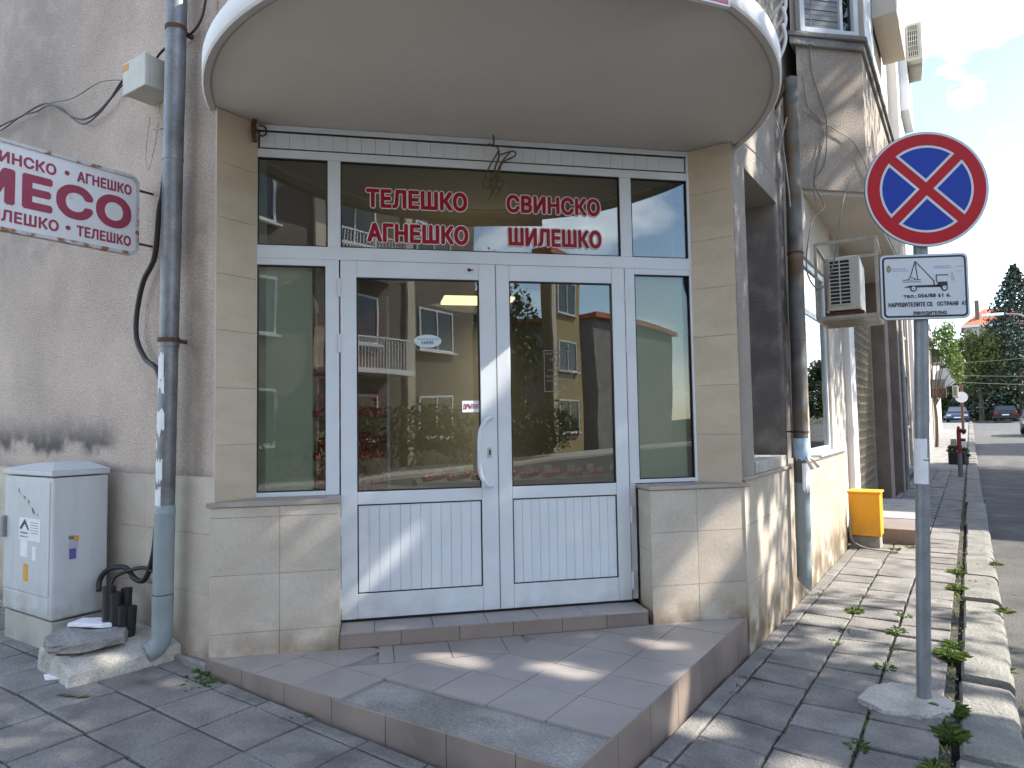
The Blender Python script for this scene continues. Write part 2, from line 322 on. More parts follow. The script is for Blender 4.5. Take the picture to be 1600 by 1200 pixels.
def text(mb, body, org, ux, uz, box, mt, bold=.02, off=0.0, stroke=None):
    """lay a line of lettering into box=(u0,u1,v0,v1) of the plane org + u*ux + v*uz ; normal = ux x uz; weight is added by tightly stacked copies"""
    v, f = text_mesh(body); lo, hi = v.min(0), v.max(0)
    u0, u1, v0, v1 = box; ux = Vector(ux); uz = Vector(uz); nn = ux.cross(uz); org = Vector(org)
    def lay(w, m_, o):
        sx = (u1-u0-2*w)/(hi[0]-lo[0]); sz = (v1-v0-2*w)/(hi[1]-lo[1]); k = 0
        for (a, b) in ([(0, 0)] if w < 1e-5 else [(0, 0)]+[(math.cos(q*math.pi/4+.39), math.sin(q*math.pi/4+.39)) for q in range(8)]):
            mb.add([tuple(org+ux*(u0+w+a*w+(p[0]-lo[0])*sx)+uz*(v0+w+b*w+(p[1]-lo[1])*sz)+nn*(o+k*.00006)) for p in v], f, m_); k += 1
    h = v1-v0
    if stroke: 
        su0, su1, sv0, sv1 = u0, u1, v0, v1; e = stroke*h
        u0, u1, v0, v1 = su0-e, su1+e, sv0-e, sv1+e; lay(bold*h+e, M_STROKE, off); u0, u1, v0, v1 = su0, su1, sv0, sv1
        lay(bold*h, mt, off+.0010)
    else: lay(bold*h, mt, off)

# ================================================================== SETTING: ground
RZ = -0.10
def road_z(y): return RZ+max(0, .015*(y-25))
rb = MB()
ys = [-60, -20, 0, 5, 10, 15, 25, 40, 55, 75, 95]; xs = [-60, -20, -8, -.12, 2, 5.6, 12, 60]
gv = [(x, y, road_z(y)-(0.0 if x < 5.7 else 0)) for y in ys for x in xs]
gf = [(j*8+i, j*8+i+1, (j+1)*8+i+1, (j+1)*8+i) for j in range(len(ys)-1) for i in range(7)]
struct(rb.add(gv, gf).build('road', M_ASPH))
gb = MB(); gb.add([(-1500, -1500, -.25), (1500, -1500, -.25), (1500, 94, -.25), (-1500, 94, -.25), (-1500, 94, road_z(94)-.02), (1500, 94, road_z(94)-.02), (1500, 1500, 24), (-1500, 1500, 24)], [(0, 1, 2, 3), (3, 2, 5, 4), (4, 5, 6, 7)])
struct(gb.build('ground', M_GRASSG))

# pavement: base sheet of dirt with slabs on it
pv = struct(bpy.data.objects.new('pavement', None)); COL.objects.link(pv); ORG[pv] = Vector((0, 0, 0))
bs = MB()
def sheet(mb, x0, x1, y0, y1, nx, ny, dz, mt=None):
    vs = [(x0+(x1-x0)*i/nx, y0+(y1-y0)*j/ny, g(x0+(x1-x0)*i/nx, y0+(y1-y0)*j/ny)+dz) for j in range(ny+1) for i in range(nx+1)]
    mb.add(vs, [(j*(nx+1)+i, j*(nx+1)+i+1, (j+1)*(nx+1)+i+1, (j+1)*(nx+1)+i) for j in range(ny) for i in range(nx)], mt)
sheet(bs, -14, -.135, -.75, 2.6, 30, 12, -.022); sheet(bs, -3.2, -.135, 2.6, 12, 12, 30, -.022); sheet(bs, -4.2, -.135, 12, 95, 4, 30, -.03)
bs.build('joint_soil', M_DIRT, pv)
def slab(mb, x0, x1, y0, y1, th=.05, gap=.005, tilt=.004):
    z = [g(x, y)+random.uniform(-tilt, tilt) for x, y in ((x0, y0), (x1, y0), (x1, y1), (x0, y1))]
    e = gap; j = lambda: random.uniform(-.002, .002)
    P = [(x0+e+j(), y0+e+j()), (x1-e+j(), y0+e+j()), (x1-e+j(), y1-e+j()), (x0+e+j(), y1-e+j())]
    c = .006
    cx, cy = (x0+x1)/2, (y0+y1)/2
    Q = [(x+(c if x < cx else -c), y+(c if y < cy else -c)) for x, y in P]
    vs = [(P[i][0], P[i][1], z[i]-th) for i in range(4)]+[(P[i][0], P[i][1], z[i]-c*.7) for i in range(4)]+[(Q[i][0], Q[i][1], z[i]) for i in range(4)]
    fs = [(8, 9, 10, 11)]+[(i, (i+1) % 4, 4+(i+1) % 4, 4+i) for i in range(4)]+[(4+i, 4+(i+1) % 4, 8+(i+1) % 4, 8+i) for i in range(4)]
    mb.add(vs, fs)
nslab = 0
lw_cols = [-1.2-.333*k for k in range(0, 15)]
for i in range(len(lw_cols)-1):
    x1, x0 = lw_cols[i], lw_cols[i+1]
    for j in range(-5, 3):
        y0 = 1.487+.296*j; y1 = y0+.296
        if y1 > 2.17 and x1 > -3.42: y1 = 2.165
        if y1 > 2.25: y1 = 2.25
        if y1-y0 < .05: continue
        mb = MB(); slab(mb, x0, x1, y0, y1); mb.build('paving_slab', M_SLAB, pv); nslab += 1
rc = [(-1.19, -1.09), (-1.09, -.785), (-.785, -.48), (-.48, -.17)]
far = MB()
for ci, (x0, x1) in enumerate(rc):
    y = 2.175+[.1, .0, .12, .07][ci] if ci else 2.17; y -= 8*.305 if ci else 0
    ln = .305 if ci else .6
    while y < 22:
        y1 = y+ln*random.uniform(.97, 1.03)
        if y1 < 10.4 and y > .2: mb = MB(); slab(mb, x0, x1, y, y1, gap=.006 if x0 < -.6 else .009, tilt=.007); mb.build('paving_slab', M_SLAB, pv); nslab += 1
        elif y1 >= 10.4: slab(far, x0, x1, y, y1, tilt=.009)
        y = y1
for x0 in (-2.2, -1.9, -1.6):
    y = 9.9
    while y < 22: slab(far, x0, x0+.3, y, y+.3, tilt=.009); y += .3
far.build('far_paving_slabs', M_SLAB, pv, kind='stuff')
fp = MB(); sheet(fp, -2.6, -.17, 22, 95, 3, 30, .0); fp.build('far_paving', M_SLAB, pv)
# kerb stones
kb = struct(bpy.data.objects.new('kerb', None)); COL.objects.link(kb); ORG[kb] = Vector((0, 0, 0))
def kstone(x0, x1, y0, y1, dz=0, name='kerb_stone', mbx=None):
    mb = mbx or MB(); zz = g(x0, (y0+y1)/2)+dz; t = random.uniform(-.012, .012); s = random.uniform(-.008, .008)
    prof = [(x0, -.2), (x1+.01, -.2), (x1+.01, -.035), (x1-.012, -.008), (x1-.05, 0), (x0+.015, 0.003), (x0, -.012)]
    n = 6; vs = []
    for k in range(n+1):
        f = k/n; y = y0+.006+(y1-y0-.012)*f; dd = -.012 if k in (0, n) else 0
        for (x, z) in prof:
            wob = .006*noise.noise(Vector((x*9, y*7, 3.1)))
            vs.append((x+s*(f-.5)*2+(wob if z > -.1 else 0), y, zz+z+t*(f-.5)*2+(wob+dd if z > -.1 else 0)))
    m = len(prof)
    fs = [(k*m+i, k*m+(i+1) % m, (k+1)*m+(i+1) % m, (k+1)*m+i) for k in range(n) for i in range(m)]+[tuple(range(m))[::-1], tuple(range(n*m, n*m+m))]
    mb.add(vs, [f[::-1] for f in fs])
    return mb if mbx else mb.build(name, M_KERB, kb)
y = 2.95
for k, ln in enumerate([.62, .62, .45, 1.02, .98, 1.0, 1.0, .5, 1.0, 1.0, .7, 1.0, 1.0]):
    kstone(-.115+random.uniform(-.01, .01), .125, y, y+ln, [-.01, .0, -.03, .015][k % 4] if k < 6 else 0); y += ln
kf = MB()
while y < 94: kstone(-.14, .11, y, y+1.0, 0, mbx=kf); y += 1.0
kf.build('far_kerb_stones', M_KERB, kb, kind='stuff')
for k in range(6): kstone(-.115, .125, 2.95-.55*(k+1), 2.95-.55*k, -.015*random.random())
for k in range(26):   # along the cross street
    mb = MB(); mb.box((-.12-.55*(k+1)+.006, -.12-.55*k-.006), (-.95, -.75), (-.2, g(-.12-.55*k, -.5)-.01)); mb.build('kerb_stone', M_KERB, kb, bev=.01)

# ================================================================== CORNER BUILDING
bl = thing('corner_building', 'grey rendered corner building with a stone clad chamfered shop entrance under a round canopy', 'building', (-3, 4, 0))
YW = 2.215; XW = -1.20; PN = 4.12; FN = 4.155
def tiles(F, a0, a1, c0, c1, asz, csz, nfront, mt, name='stone_tile', a_from=None, c_from=None, skip=None, th=.012, gap=.0010):
    """cladding of separate tiles; F(a, depth, z)"""
    a_from = a0 if a_from is None else a_from; c_from = c0 if c_from is None else c_from
    ca = [a0]+[a_from+k*asz for k in range(-40, 80) if a0+.02 < a_from+k*asz < a1-.02]+[a1]
    cc = [c0]+[c_from+k*csz for k in range(-40, 80) if c0+.02 < c_from+k*csz < c1-.02]+[c1]
    for i in range(len(ca)-1):
        for j in range(len(cc)-1):
            if skip and skip(ca[i], ca[i+1], cc[j], cc[j+1]): continue
            dd = random.uniform(0, .0012)
            B(name, (ca[i]+gap, ca[i+1]-gap), (nfront-dd, nfront+th), (cc[j]+gap, cc[j+1]-gap), mt, bl, F)
# left street facade
B('left_wall', (-14, -3.413), (YW, YW+.33), (1.181, 9), M_STUCCO, bl)
B('left_wall_base', (-14, -3.413), (YW+.012, YW+.30), (-.3, 1.181), M_GROUT, bl)
tiles(W, -7.0, -3.401, .20, 1.181, .67, .32, YW, M_TRAVLOW, a_from=-4.086, c_from=.870-.32*2)
pl = MB().prism([(-7, YW-.002), (-7, YW-.03), (-3.8, YW-.035), (-3.42, YW-.045), (-3.405, YW-.002)], -.1, .205, lambda u, v, d: (u, v, d))
pl.build('plinth', M_CONC, bl, bev=.01)
# upper chamfer wall above the canopy
MB().prism([(-3.40, YW+.002), (-1.202, 4.389), (-1.6, 4.85), (-3.8, 2.65)], 3.335, 9, lambda u, v, d: (u, v, d)).build('chamfer_wall', M_STUCCO, bl)
# stone pilasters: the reveals of the entrance, one facing +X, one facing -Y
JZ = [1.046, 1.352, 1.665, 1.982, 2.296, 2.611, 2.921, 3.221]
B('pilaster_core', (-3.70, -3.4125), (YW+.001, 2.55), (1.02, 3.22), M_GROUT, bl)
B('pilaster_core', (-1.62, -1.204), (4.402, 4.60), (1.02, 3.22), M_GROUT, bl)
for z0, z1 in zip(JZ[:-1], JZ[1:]):
    B('stone_tile', (-3.412, -3.400), (YW+.002, 2.474), (z0+.001, z1-.001), M_TRAV, bl)
    B('stone_tile', (-1.486, -1.203), (4.389, 4.401), (z0+.001, z1-.001), M_TRAV, bl)
B('corner_bead', (-3.4125, -3.3985), (YW-.0015, YW+.0018), (1.185, 3.33), M_PLASTER, bl)
# low clad plinths either side of the door
for (t0, t1, afrom, cz) in ((-.858, -.187, -.50, 1.018), (1.638, 2.262, 1.94, 1.022)):
    B('pier_core', (t0+.012, t1-.012), (3.962, 4.30), (-.1, cz-.002), M_GROUT, bl, D)
    tiles(D, t0, t1, .18, cz, .5, .305 if t0 < 0 else .318, 3.95, M_TRAVLOW, a_from=afrom, c_from=cz-.36 if t0 < 0 else cz-.255)
for te, s in ((-.187, -1), (1.638, 1)):
    F = (lambda te, s: (lambda a, d, z: D(te+s*(d-4.0), a, z)))(te, s)
    for (z0, z1) in ((.18, .66), (.66, 1.018)): MB().box((3.9535, 4.14), (4.0, 4.012), (z0+.001, z1-.001), F).build('stone_tile', M_TRAVLOW, bl)

MB().prism([(-.876, 3.938), (-.183, 3.938), (-.183, 4.152), (-.656, 4.152), (-.872, 3.942)], 1.020, 1.046, D, ).build('stone_cap', M_CAP, bl, bev=.004)
MB().prism([(1.628, 3.938), (2.30, 3.938), (2.27, 3.975), (2.055, 4.152), (1.628, 4.152)], 1.024, 1.046, D).build('stone_cap', M_CAP, bl, bev=.004)
# --- street-side wall (face X = const)
XC = -1.19
low = MB().prism([(-1.21, 4.41), (XC-.014, 4.402), (XC-.014, 8.43), (-1.9, 8.43), (-1.9, 5.2)], -.2, 1.06, lambda u, v, d: (u, v, d)).build('street_wall_base', M_GROUT, bl)
FX = lambda a, d, z: (XC-(d), a, z)
ycuts = [4.385, 4.95, 5.56, 6.16, 6.78, 7.4, 7.92, 8.44]
for i in range(len(ycuts)-1):
    for z0, z1 in ((-.12, .42), (.42, .78), (.78, 1.055)):
        MB().box((ycuts[i]+.0015, ycuts[i+1]-.0015), (0, .013), (z0+.0015, z1-.0015), FX).build('stone_tile', M_TRAVLOW, bl)
MB().prism([(-1.175, 4.36), (-1.175, 8.46), (-1.42, 8.46), (-1.42, 4.41), (-1.185, 4.395)], 1.058, 1.080, lambda u, v, d: (u, v, d)).build('stone_cap', M_CAP, bl, bev=.004)
for z0, z1 in ((-.1, .42), (.42, .78), (.78, 1.055)): B('stone_tile', (-1.6, XC-.001), (8.441, 8.453), (z0, z1), M_TRAVLOW, bl)
# upper street wall with blind niche, then the wall steps back
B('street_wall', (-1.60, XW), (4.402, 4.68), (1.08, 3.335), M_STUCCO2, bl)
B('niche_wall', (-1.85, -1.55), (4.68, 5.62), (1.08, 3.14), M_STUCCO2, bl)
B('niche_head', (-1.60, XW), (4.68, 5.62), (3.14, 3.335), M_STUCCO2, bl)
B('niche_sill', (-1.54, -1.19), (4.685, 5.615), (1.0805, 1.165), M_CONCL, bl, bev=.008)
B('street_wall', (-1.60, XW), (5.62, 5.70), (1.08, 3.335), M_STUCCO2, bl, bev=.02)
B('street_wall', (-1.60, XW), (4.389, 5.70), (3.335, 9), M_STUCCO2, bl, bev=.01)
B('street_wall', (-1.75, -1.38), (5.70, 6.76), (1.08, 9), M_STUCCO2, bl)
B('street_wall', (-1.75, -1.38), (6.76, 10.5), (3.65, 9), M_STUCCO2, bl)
# window beyond the downpipe
B('street_wall', (-1.65, -1.25), (6.86, 8.44), (2.98, 3.64), M_PLASTER, bl)
B('street_wall', (-1.65, -1.25), (6.76, 6.878), (1.081, 3.64), M_PLASTER, bl)
wf = MB().frame((6.88, 8.12), (1.09, 2.97), (0, .06), .06, lambda a, d, z: (-1.27-d, a, z)).build('window_frame', M_PVC, bl, bev=.004)
MB().box((6.945, 8.055), (.02, .028), (1.155, 2.905), lambda a, d, z: (-1.27-d, a, z)).build('pane', M_GLASS, wf)
MB().box((6.945, 8.055), (.010, .05), (2.45, 2.50), lambda a, d, z: (-1.27-d, a, z)).build('transom_bar', M_PVC, wf)
MB().box((6.9, 8.1), (.10, .12), (1.1, 2.95), lambda a, d, z: (-1.27-d, a, z)).build('blind', M_FILM, wf)
B('window_sill', (-1.33, -1.16), (6.9, 8.42), (1.0815, 1.10), M_PVC, bl)
MB().box((8.13, 8.44), (0, .05), (1.08, 2.97), lambda a, d, z: (-1.245-d, a, z)).build('white_jamb', M_PLASTER, bl, bev=.004)
# recessed panel, bright jamb, grille door, pier
B('stone_panel', (-1.45, -1.29), (8.455, 9.45), (-.1, 3.64), M_CONCL, bl)
B('white_door_jamb', (-1.45, -1.215), (9.46, 9.90), (.0, 3.3), M_WHITEP, bl, bev=.005)
B('inner_wall', (-1.75, -1.50), (8.455, 15.2), (-.1, 3.64), M_DIRT, bl)
gd = MB()
gf_ = lambda a, d, z: (-1.26-d, a, z)
gd.frame((9.95, 12.2), (.18, 2.95), (0, .03), .035, gf_)
gdo = gd.build('grille_door', M_CAGE, bl)
lat = MB()
for k in range(-30, 26):
    for sg in (1, -1):
        a0 = 9.95+k*.11; pts = []
        z0, z1 = .2, 2.93; A0, A1 = 9.98, 12.17
        def at(z): return a0+sg*(z-z0)*.45+(0 if sg > 0 else 1.2)
        zz = [z0+(z1-z0)*i/60 for i in range(61) if A0 <= at(z0+(z1-z0)*i/60) <= A1]
        if len(zz) > 1: lat.tube([gf_(at(zz[0]), .012+.004*sg, zz[0]), gf_(at(zz[-1]), .012+.004*sg, zz[-1])], .006, 4)
lat.build('lattice', M_CAGE, gdo)
M_TAUPE = mat('taupe_render', (.24, .20, .17), .9, var=.2, vscale=3, bump=.5, bscale=60)
B('pier', (-1.62, -1.08), (12.4, 12.95), (-.1, 3.64), M_TAUPE, bl, bev=.01)
B('pier', (-1.52, -1.10), (15.0, 15.4), (-.1, 5.0), M_TAUPE, bl, bev=.01)
# oriel with a 45 degree cheek
OX = -.74; PO = [(-1.25, 6.975), (OX, 7.435), (OX, 11.0), (-1.25, 11.0)]
MB().prism([(-1.25, 6.9525), (OX, 7.4625), (OX, 12.5), (-1.25, 12.5)], 3.64, 5.12, lambda u, v, d: (u, v, d)).build('oriel', M_STUCCO3, bl)
MB().prism([(-1.65, 7.0), (-1.25, 7.0), (OX-.01, 7.50), (OX-.01, 12.4), (-1.65, 12.4)], 3.60, 3.6395, lambda u, v, d: (u, v, d)).build('oriel_soffit', M_PLASTER, bl)
MB().prism([(-1.30, 6.84), (OX+.06, 7.437-.03), (OX+.06, 11), (-1.3, 11)], 5.12, 5.17, lambda u, v, d: (u, v, d)).build('oriel_moulding', M_CONC, bl, bev=.01)
MB().prism([(-1.29, 6.86), (OX+.03, 7.437-.005), (OX+.03, 11), (-1.29, 11)], 5.04, 5.1195, lambda u, v, d: (u, v, d)).build('oriel_moulding', M_CONC, bl, bev=.01)
MB().prism([(-1.3, 6.99), (OX-.04, 7.55), (OX-.04, 11), (-1.3, 11)], 5.17, 9, lambda u, v, d: (u, v, d)).build('oriel_upper_wall', M_PLASTER, bl)
# cheek window: shutter and frame; frame D along the cheek: n = 5.80
wu = MB().frame((4.06, 4.70), (5.172, 7.2), (5.755, 5.83), .05, D).build('window_frame', M_PVC, bl, bev=.004)
MB().box((4.50, 4.53), (5.76, 5.82), (5.222, 7.15), D).build('mullion', M_PVC, wu)
for k in range(38): MB().box((4.11, 4.50), (5.79+.004*(k % 2), 5.81), (5.225+.05*k, 5.225+.05*k+.044), D).build('shutter_slat', M_SHUT, wu)
MB().box((4.53, 4.65), (5.80, 5.806), (5.222, 7.15), D).build('pane', M_GLASS, wu)
B('oriel_downpipe_strip', (OX-.03, OX+.02), (7.60, 7.70), (5.175, 9), M_PLASTER, bl)
MB().box((7.8, 9.0), (-.01, .03), (5.3, 7.2), lambda a, d, z: (OX-.03-d, a, z)).build('front_window_frame', M_PVC, bl)
# pale rendered balcony blocks further along
B('balcony_block', (-.76, -.50), (8.9, 10.2), (6.1, 9), M_PLASTER, bl, bev=.01)
B('pale_upper_wall', (-1.25, -.66), (11.0, 12.5), (5.1201, 9), M_WHITEP, bl)
B('pale_upper_wall', (-.66, -.55), (11.5, 12.5), (5.95, 9.5), M_WHITEP, bl)
# body of the building behind
B('building_core', (-13.9, -4.2), (5.9, 12.4), (0, 9), M_PLASTER, bl)
B('building_roof', (-14, -1.3), (YW+.4, 12.4), (9, 9.2), M_CONC, bl)
# --- shop room behind the glass
RM = [(-7, 2.70), (-3.62, 2.70), D(-.60, 4.28, 0)[:2], D(1.62, 4.28, 0)[:2], (-1.95, 5.0), (-1.95, 9.0), (-7, 9.0)]
MB().prism(RM, .22, .30, lambda u, v, d: (u, v, d)).build('room_floor', M_INFLOOR, bl)
MB().prism(RM, 3.35, 3.43, lambda u, v, d: (u, v, d)).build('room_ceiling', M_INWALL, bl)
B('room_wall', (-7, -1.7), (9.0, 9.1), (.22, 3.4), M_INWALL, bl)
B('room_wall', (-7.1, -7), (2.7, 9.1), (.22, 3.4), M_INWALL, bl)
B('room_wall', (-6.99, -3.62), (2.66, 2.70), (.22, 3.4), M_INWALL, bl)
B('room_wall', (-1.95, -1.91), (5.0, 9.0), (.22, 3.4), M_INWALL, bl)

# --- canopy: round slab
CT, CN = .732, 4.02
cc_ = D(CT, CN, 0); CR = 1.622
cb = MB()
prof = [(0, 3.222), (CR-.052, 3.222), (CR-.048, 3.230), (CR-.042, 3.230), (CR-.038, 3.218), (CR-.008, 3.215), (CR, 3.223), (CR, 3.325), (CR-.012, 3.335), (0, 3.335)]
n = 96; vs = []; fs = []
for i in range(n):
    a = 2*math.pi*i/n
    for r, z in prof: vs.append((cc_[0]+r*math.cos(a), cc_[1]+r*math.sin(a), z))
m = len(prof)
for i in range(n):
    for k in range(m-1): fs.append((i*m+k, ((i+1) % n)*m+k, ((i+1) % n)*m+k+1, i*m+k+1))
cb.add(vs, [f for f in fs], smooth=False)
can = cb.build('round_canopy', None, bl)
can.data.materials.clear(); can.data.materials.append(M_SOFFIT); can.data.materials.append(M_WHITEP)
for i, p in enumerate(can.data.polygons):
    k = i % (m-1); p.material_index = 1 if k >= 5 else 0
    p.use_smooth = k in (0, 6)
# upper balcony parapet set back on the canopy
MB().tube([(cc_[0], cc_[1], 3.335), (cc_[0], cc_[1], 4.3)], 1.25, 64).build('balcony_parapet', M_STUCCO, bl)

# ================================================================== SHOPFRONT (parts of the building)
def dfr(name, boxes, mt, bev=.003, parent=bl):
    mb = MB()
    for a, b, c in boxes: mb.box(a, b, c, D)
    return mb.build(name, mt, parent, bev)
zT = 3.19; n0, n1 = FN-.002, FN+.055
GZ = [(-.654, -.258), (-.184, 1.570), (1.648, 2.038)]
dfr('shopfront_frame', [((-.654, 2.055), (n0, n1), (3.185, 3.2205)), ((-.66, -.654), (n0, n1), (1.046, 3.185)), ((2.038, 2.055), (n0, n1), (1.046, 3.185)),
    ((-.654, 2.038), (n0, n1), (3.025, 3.075)), ((-.258, -.184), (n0, n1), (2.504, 3.025)), ((1.570, 1.648), (n0, n1), (2.504, 3.025)),
    ((-.654, 2.038), (n0, n1), (2.427, 2.504)), ((-.654, -.272), (n0, n1), (2.388, 2.427)), ((1.657, 2.038), (n0, n1), (2.390, 2.427)),
    ((-.272, -.195), (n0, n1), (1.046, 2.427)), ((1.590, 1.657), (n0, n1), (1.05, 2.427)),
    ((-.654, -.272), (n0, n1), (1.046, 1.072)), ((1.657, 2.038), (n0, n1), (1.05, 1.074)), ((1.590, 1.630), (n0+.004, n1), (.33, 1.05))], M_PVC)
# ribbed head panel with black gaskets
hp = dfr('head_panel', [((-.648, 2.034), (n0+.012, n0+.03), (3.079, 3.181))], M_GASKET, 0)
k = 0; t = -.642
while t < 2.02:
    t2 = min(t+.083, 2.028); MB().box((t+.0008, t2-.0008), (n0+.004, n0+.012), (3.084, 3.174), D).build('slat', M_PVC2, hp); t = t2
B('upper_gasket', (-.654, 2.038), (n0-.001, n0+.006), (3.1812, 3.1848), M_GASKET, bl, D)
# transom panes + side lights with gaskets
def pane(parent, a, c, name='pane', gm=None, dn=.018):
    fr = MB().frame(a, c, (n0+.004, n0+.03), .006, D).build('gasket', M_GASKET, parent)
    p = MB().box((a[0]+.003, a[1]-.003), (n0+dn, n0+dn+.006), (c[0]+.003, c[1]-.003), D).build(name, gm or M_GLASS, parent)
    return p
sf = bl
tw = []
for (a, b) in GZ:
    x = thing_part = bpy.data.objects.new('transom_window', None); COL.objects.link(x); x.parent = bl; ORG[x] = ORG[bl]
    pane(x, (a, b), (2.504, 3.025)); tw.append(x)
sl = []
for (a, b, zb, zt) in ((-.654, -.272, 1.072, 2.388), (1.657, 2.038, 1.074, 2.390)):
    x = bpy.data.objects.new('side_window', None); COL.objects.link(x); x.parent = bl; ORG[x] = ORG[bl]
    pane(x, (a, b), (zb, zt), gm=M_GLASS2); sl.append(x)
MB().box((-.652, -.352), (n0+.06, n0+.07), (1.04, 2.42), D).build('film', M_FILM, sl[0])
MB().box((1.65, 2.04), (n0+.06, n0+.07), (1.04, 2.42), D).build('film', M_FILM, sl[1])
# window lettering
OO = D(0, n0+.0145, 0); UX = (S2, S2, 0); UZ = (0, 0, 1)
for body, bx in (('ТЕЛЕШКО', (-.035, .578, 2.755, 2.875)), ('АГНЕШКО', (-.030, .583, 2.545, 2.665)), ('СВИНСКО', (.825, 1.440, 2.762, 2.878)), ('ШИЛЕШКО', (.835, 1.445, 2.552, 2.670))):
    lt = MB(); text(lt, body, OO, UX, UZ, bx, M_CRIM, .055, stroke=.055); lt.build('lettering', None, tw[1])
# doors
def door(t0, t1, gl, side):
    dn0, dn1 = FN-.012, FN+.04
    d = bpy.data.objects.new('door_leaf', None); COL.objects.link(d); d.parent = bl; ORG[d] = ORG[bl]
    z0, z1 = .330, 2.424
    g0, g1 = gl
    mb = MB()
    mb.box((t0, g0), (dn0, dn1), (z0, z1), D); mb.box((g1, t1), (dn0, dn1), (z0, z1), D)
    mb.box((g0+.0006, g1-.0006), (dn0+.0006, dn1), (2.325, z1-.0005), D); mb.box((g0+.0006, g1-.0006), (dn0+.0006, dn1), (.985, 1.058), D); mb.box((g0+.0006, g1-.0006), (dn0+.0006, dn1), (z0+.0005, .472), D)
    mb.build('door_frame', M_PVC, d, bev=.003)
    MB().frame((g0, g1), (1.058, 2.325), (dn0+.006, dn0+.03), .008, D).build('gasket', M_GASKET, d)
    MB().box((g0+.004, g1-.004), (dn0+.016, dn0+.022), (1.062, 2.321), D).build('pane', M_GLASS, d)
    MB().frame((g0, g1), (.472, .985), (dn0+.006, dn0+.03), .007, D).build('gasket', M_GASKET, d)
    n = 12; w = (g1-g0-.014)/n
    for k in range(n):
        a = g0+.007+k*w; MB().box((a+.0009, a+w-.0009), (dn0+.010, dn0+.02), (.479, .978), D).build('slat', M_PVC2, d)
    MB().box((g0+.004, g1-.004), (dn0+.0205, dn0+.03), (.476, .982), D).build('backing', M_PVC, d)
    for zc in (2.26, 1.93, .86, .45):
        x = t0-.006 if side < 0 else t1+.008
        h = MB().tube([D(x, dn0-.004, zc-.055), D(x, dn0-.004, zc+.055)], .0085, 8); h.tube([D(x, dn0-.004, zc-.004), D(x, dn0-.004, zc+.004)], .0098, 8)
        h.box((x-.012, x+.012), (dn0+.001, dn0+.013), (zc-.05, zc+.05), D); h.build('hinge', M_PVC, d)
    # edge groove
    MB().box((t0 if side > 0 else t1-.003, (t0+.003) if side > 0 else t1), (dn0-.0004, dn0+.0002), (z0, z1), D).build('edge_seal', M_CABINET, d)
    return d, dn0
dL, dn0 = door(-.186, .742, (-.094, .641), -1)
dR, _ = door(.746, 1.582, (.829, 1.498), 1)
B('door_gap', (.742, .746), (FN+.0, FN+.03), (.33, 2.42), M_GASKET, bl, D)
B('door_head', (-.195, 1.59), (FN+.001, FN+.055), (2.4245, 2.4268), M_GASKET, bl, D)
B('threshold_gap', (-.19, 1.60), (FN+.0, FN+.05), (.31, .3295), M_GASKET, bl, D)
hb = [(.69, dn0, 1.475), (.69, dn0-.055, 1.475)]
pts = spline([D(.70, dn0, 1.478), D(.692, dn0-.045, 1.478), D(.655, dn0-.075, 1.46), D(.622, dn0-.08, 1.39), D(.617, dn0-.08, 1.27), D(.622, dn0-.08, 1.15), D(.655, dn0-.075, 1.085), D(.692, dn0-.045, 1.072), D(.70, dn0, 1.072)], 8)
MB().tube(pts, .0125, 12).build('handle', M_PVC, dL)
lk = MB().box((.680, .704), (dn0-.006, dn0), (1.24, 1.30), D, M_CHROME); lk.box((.687, .697), (dn0-.0066, dn0-.0061), (1.255, 1.285), D, M_SDARK); lk.build('lock_plate', None, dL, bev=0)
ov = MB(); ov.prism([(u, v) for u, v in circ(.585, 2.385, .032, 24)], 0, .004, lambda u, v, d: D(u, dn0-d, 2.385+(v-2.385)*.62), M_STROKE)
ov.prism([(u, v) for u, v in circ(.585, 2.385, .012, 16)], .0041, .0046, lambda u, v, d: D(u-.004, dn0-d, 2.385+(v-2.385)*.9), M_SDARK); ov.box((.587, .604), (dn0-.0047, dn0-.0041), (2.381, 2.389), D, M_SDARK); ov.build('round_lock_cover', None, dL)
# stickers on the glass (sit 1.5 mm in front of it); print too blurred to read in the photograph stays as small illegible marks
def marks(mb, org, ux, u0, u1, v0, v1, m_):
    rr_ = random.Random(int(u0*1000+v0*777)); org = Vector(org); ux = Vector(ux); h = v1-v0; u = u0; uz = Vector((0, 0, 1)); nn = ux.cross(uz)
    def q(a, b, c, d, o): P = [org+ux*a+uz*c+nn*o, org+ux*b+uz*c+nn*o, org+ux*b+uz*d+nn*o, org+ux*a+uz*d+nn*o]; mb.add(P, [(0, 1, 2, 3)], m_)
    while u < u1-h*.4:
        w_ = h*rr_.uniform(.35, .6); t_ = h*.17
        q(u, u+t_, v0, v1, 0)
        if rr_.random() < .6: q(u+w_-t_, u+w_, v0, v1-(h*.4 if rr_.random() < .4 else 0), 0)
        if rr_.random() < .7: q(u+t_, u+w_-t_, v1-t_, v1, .0002)
        if rr_.random() < .6: q(u+t_, u+w_-t_, v0+h*.4, v0+h*.4+t_, .0004)
        u += w_+h*.22
gn = dn0+.0150
st = MB(); st.prism([(u, v) for u, v in circ(.325, 1.948, .083, 40)], 0, .0006, lambda u, v, d: D(u, gn-d, 1.948+(v-1.948)*.47), mat('sticker_pale', (.55, .64, .68), .5))
st.box((.262, .39), (gn-.0013, gn-.0009), (1.958, 1.962), D, M_CABLEG)
marks(st, D(0, gn-.0012, 0), UX, .288, .368, 1.929, 1.950, M_SDARK)
st.build('oval_sticker', None, dL)
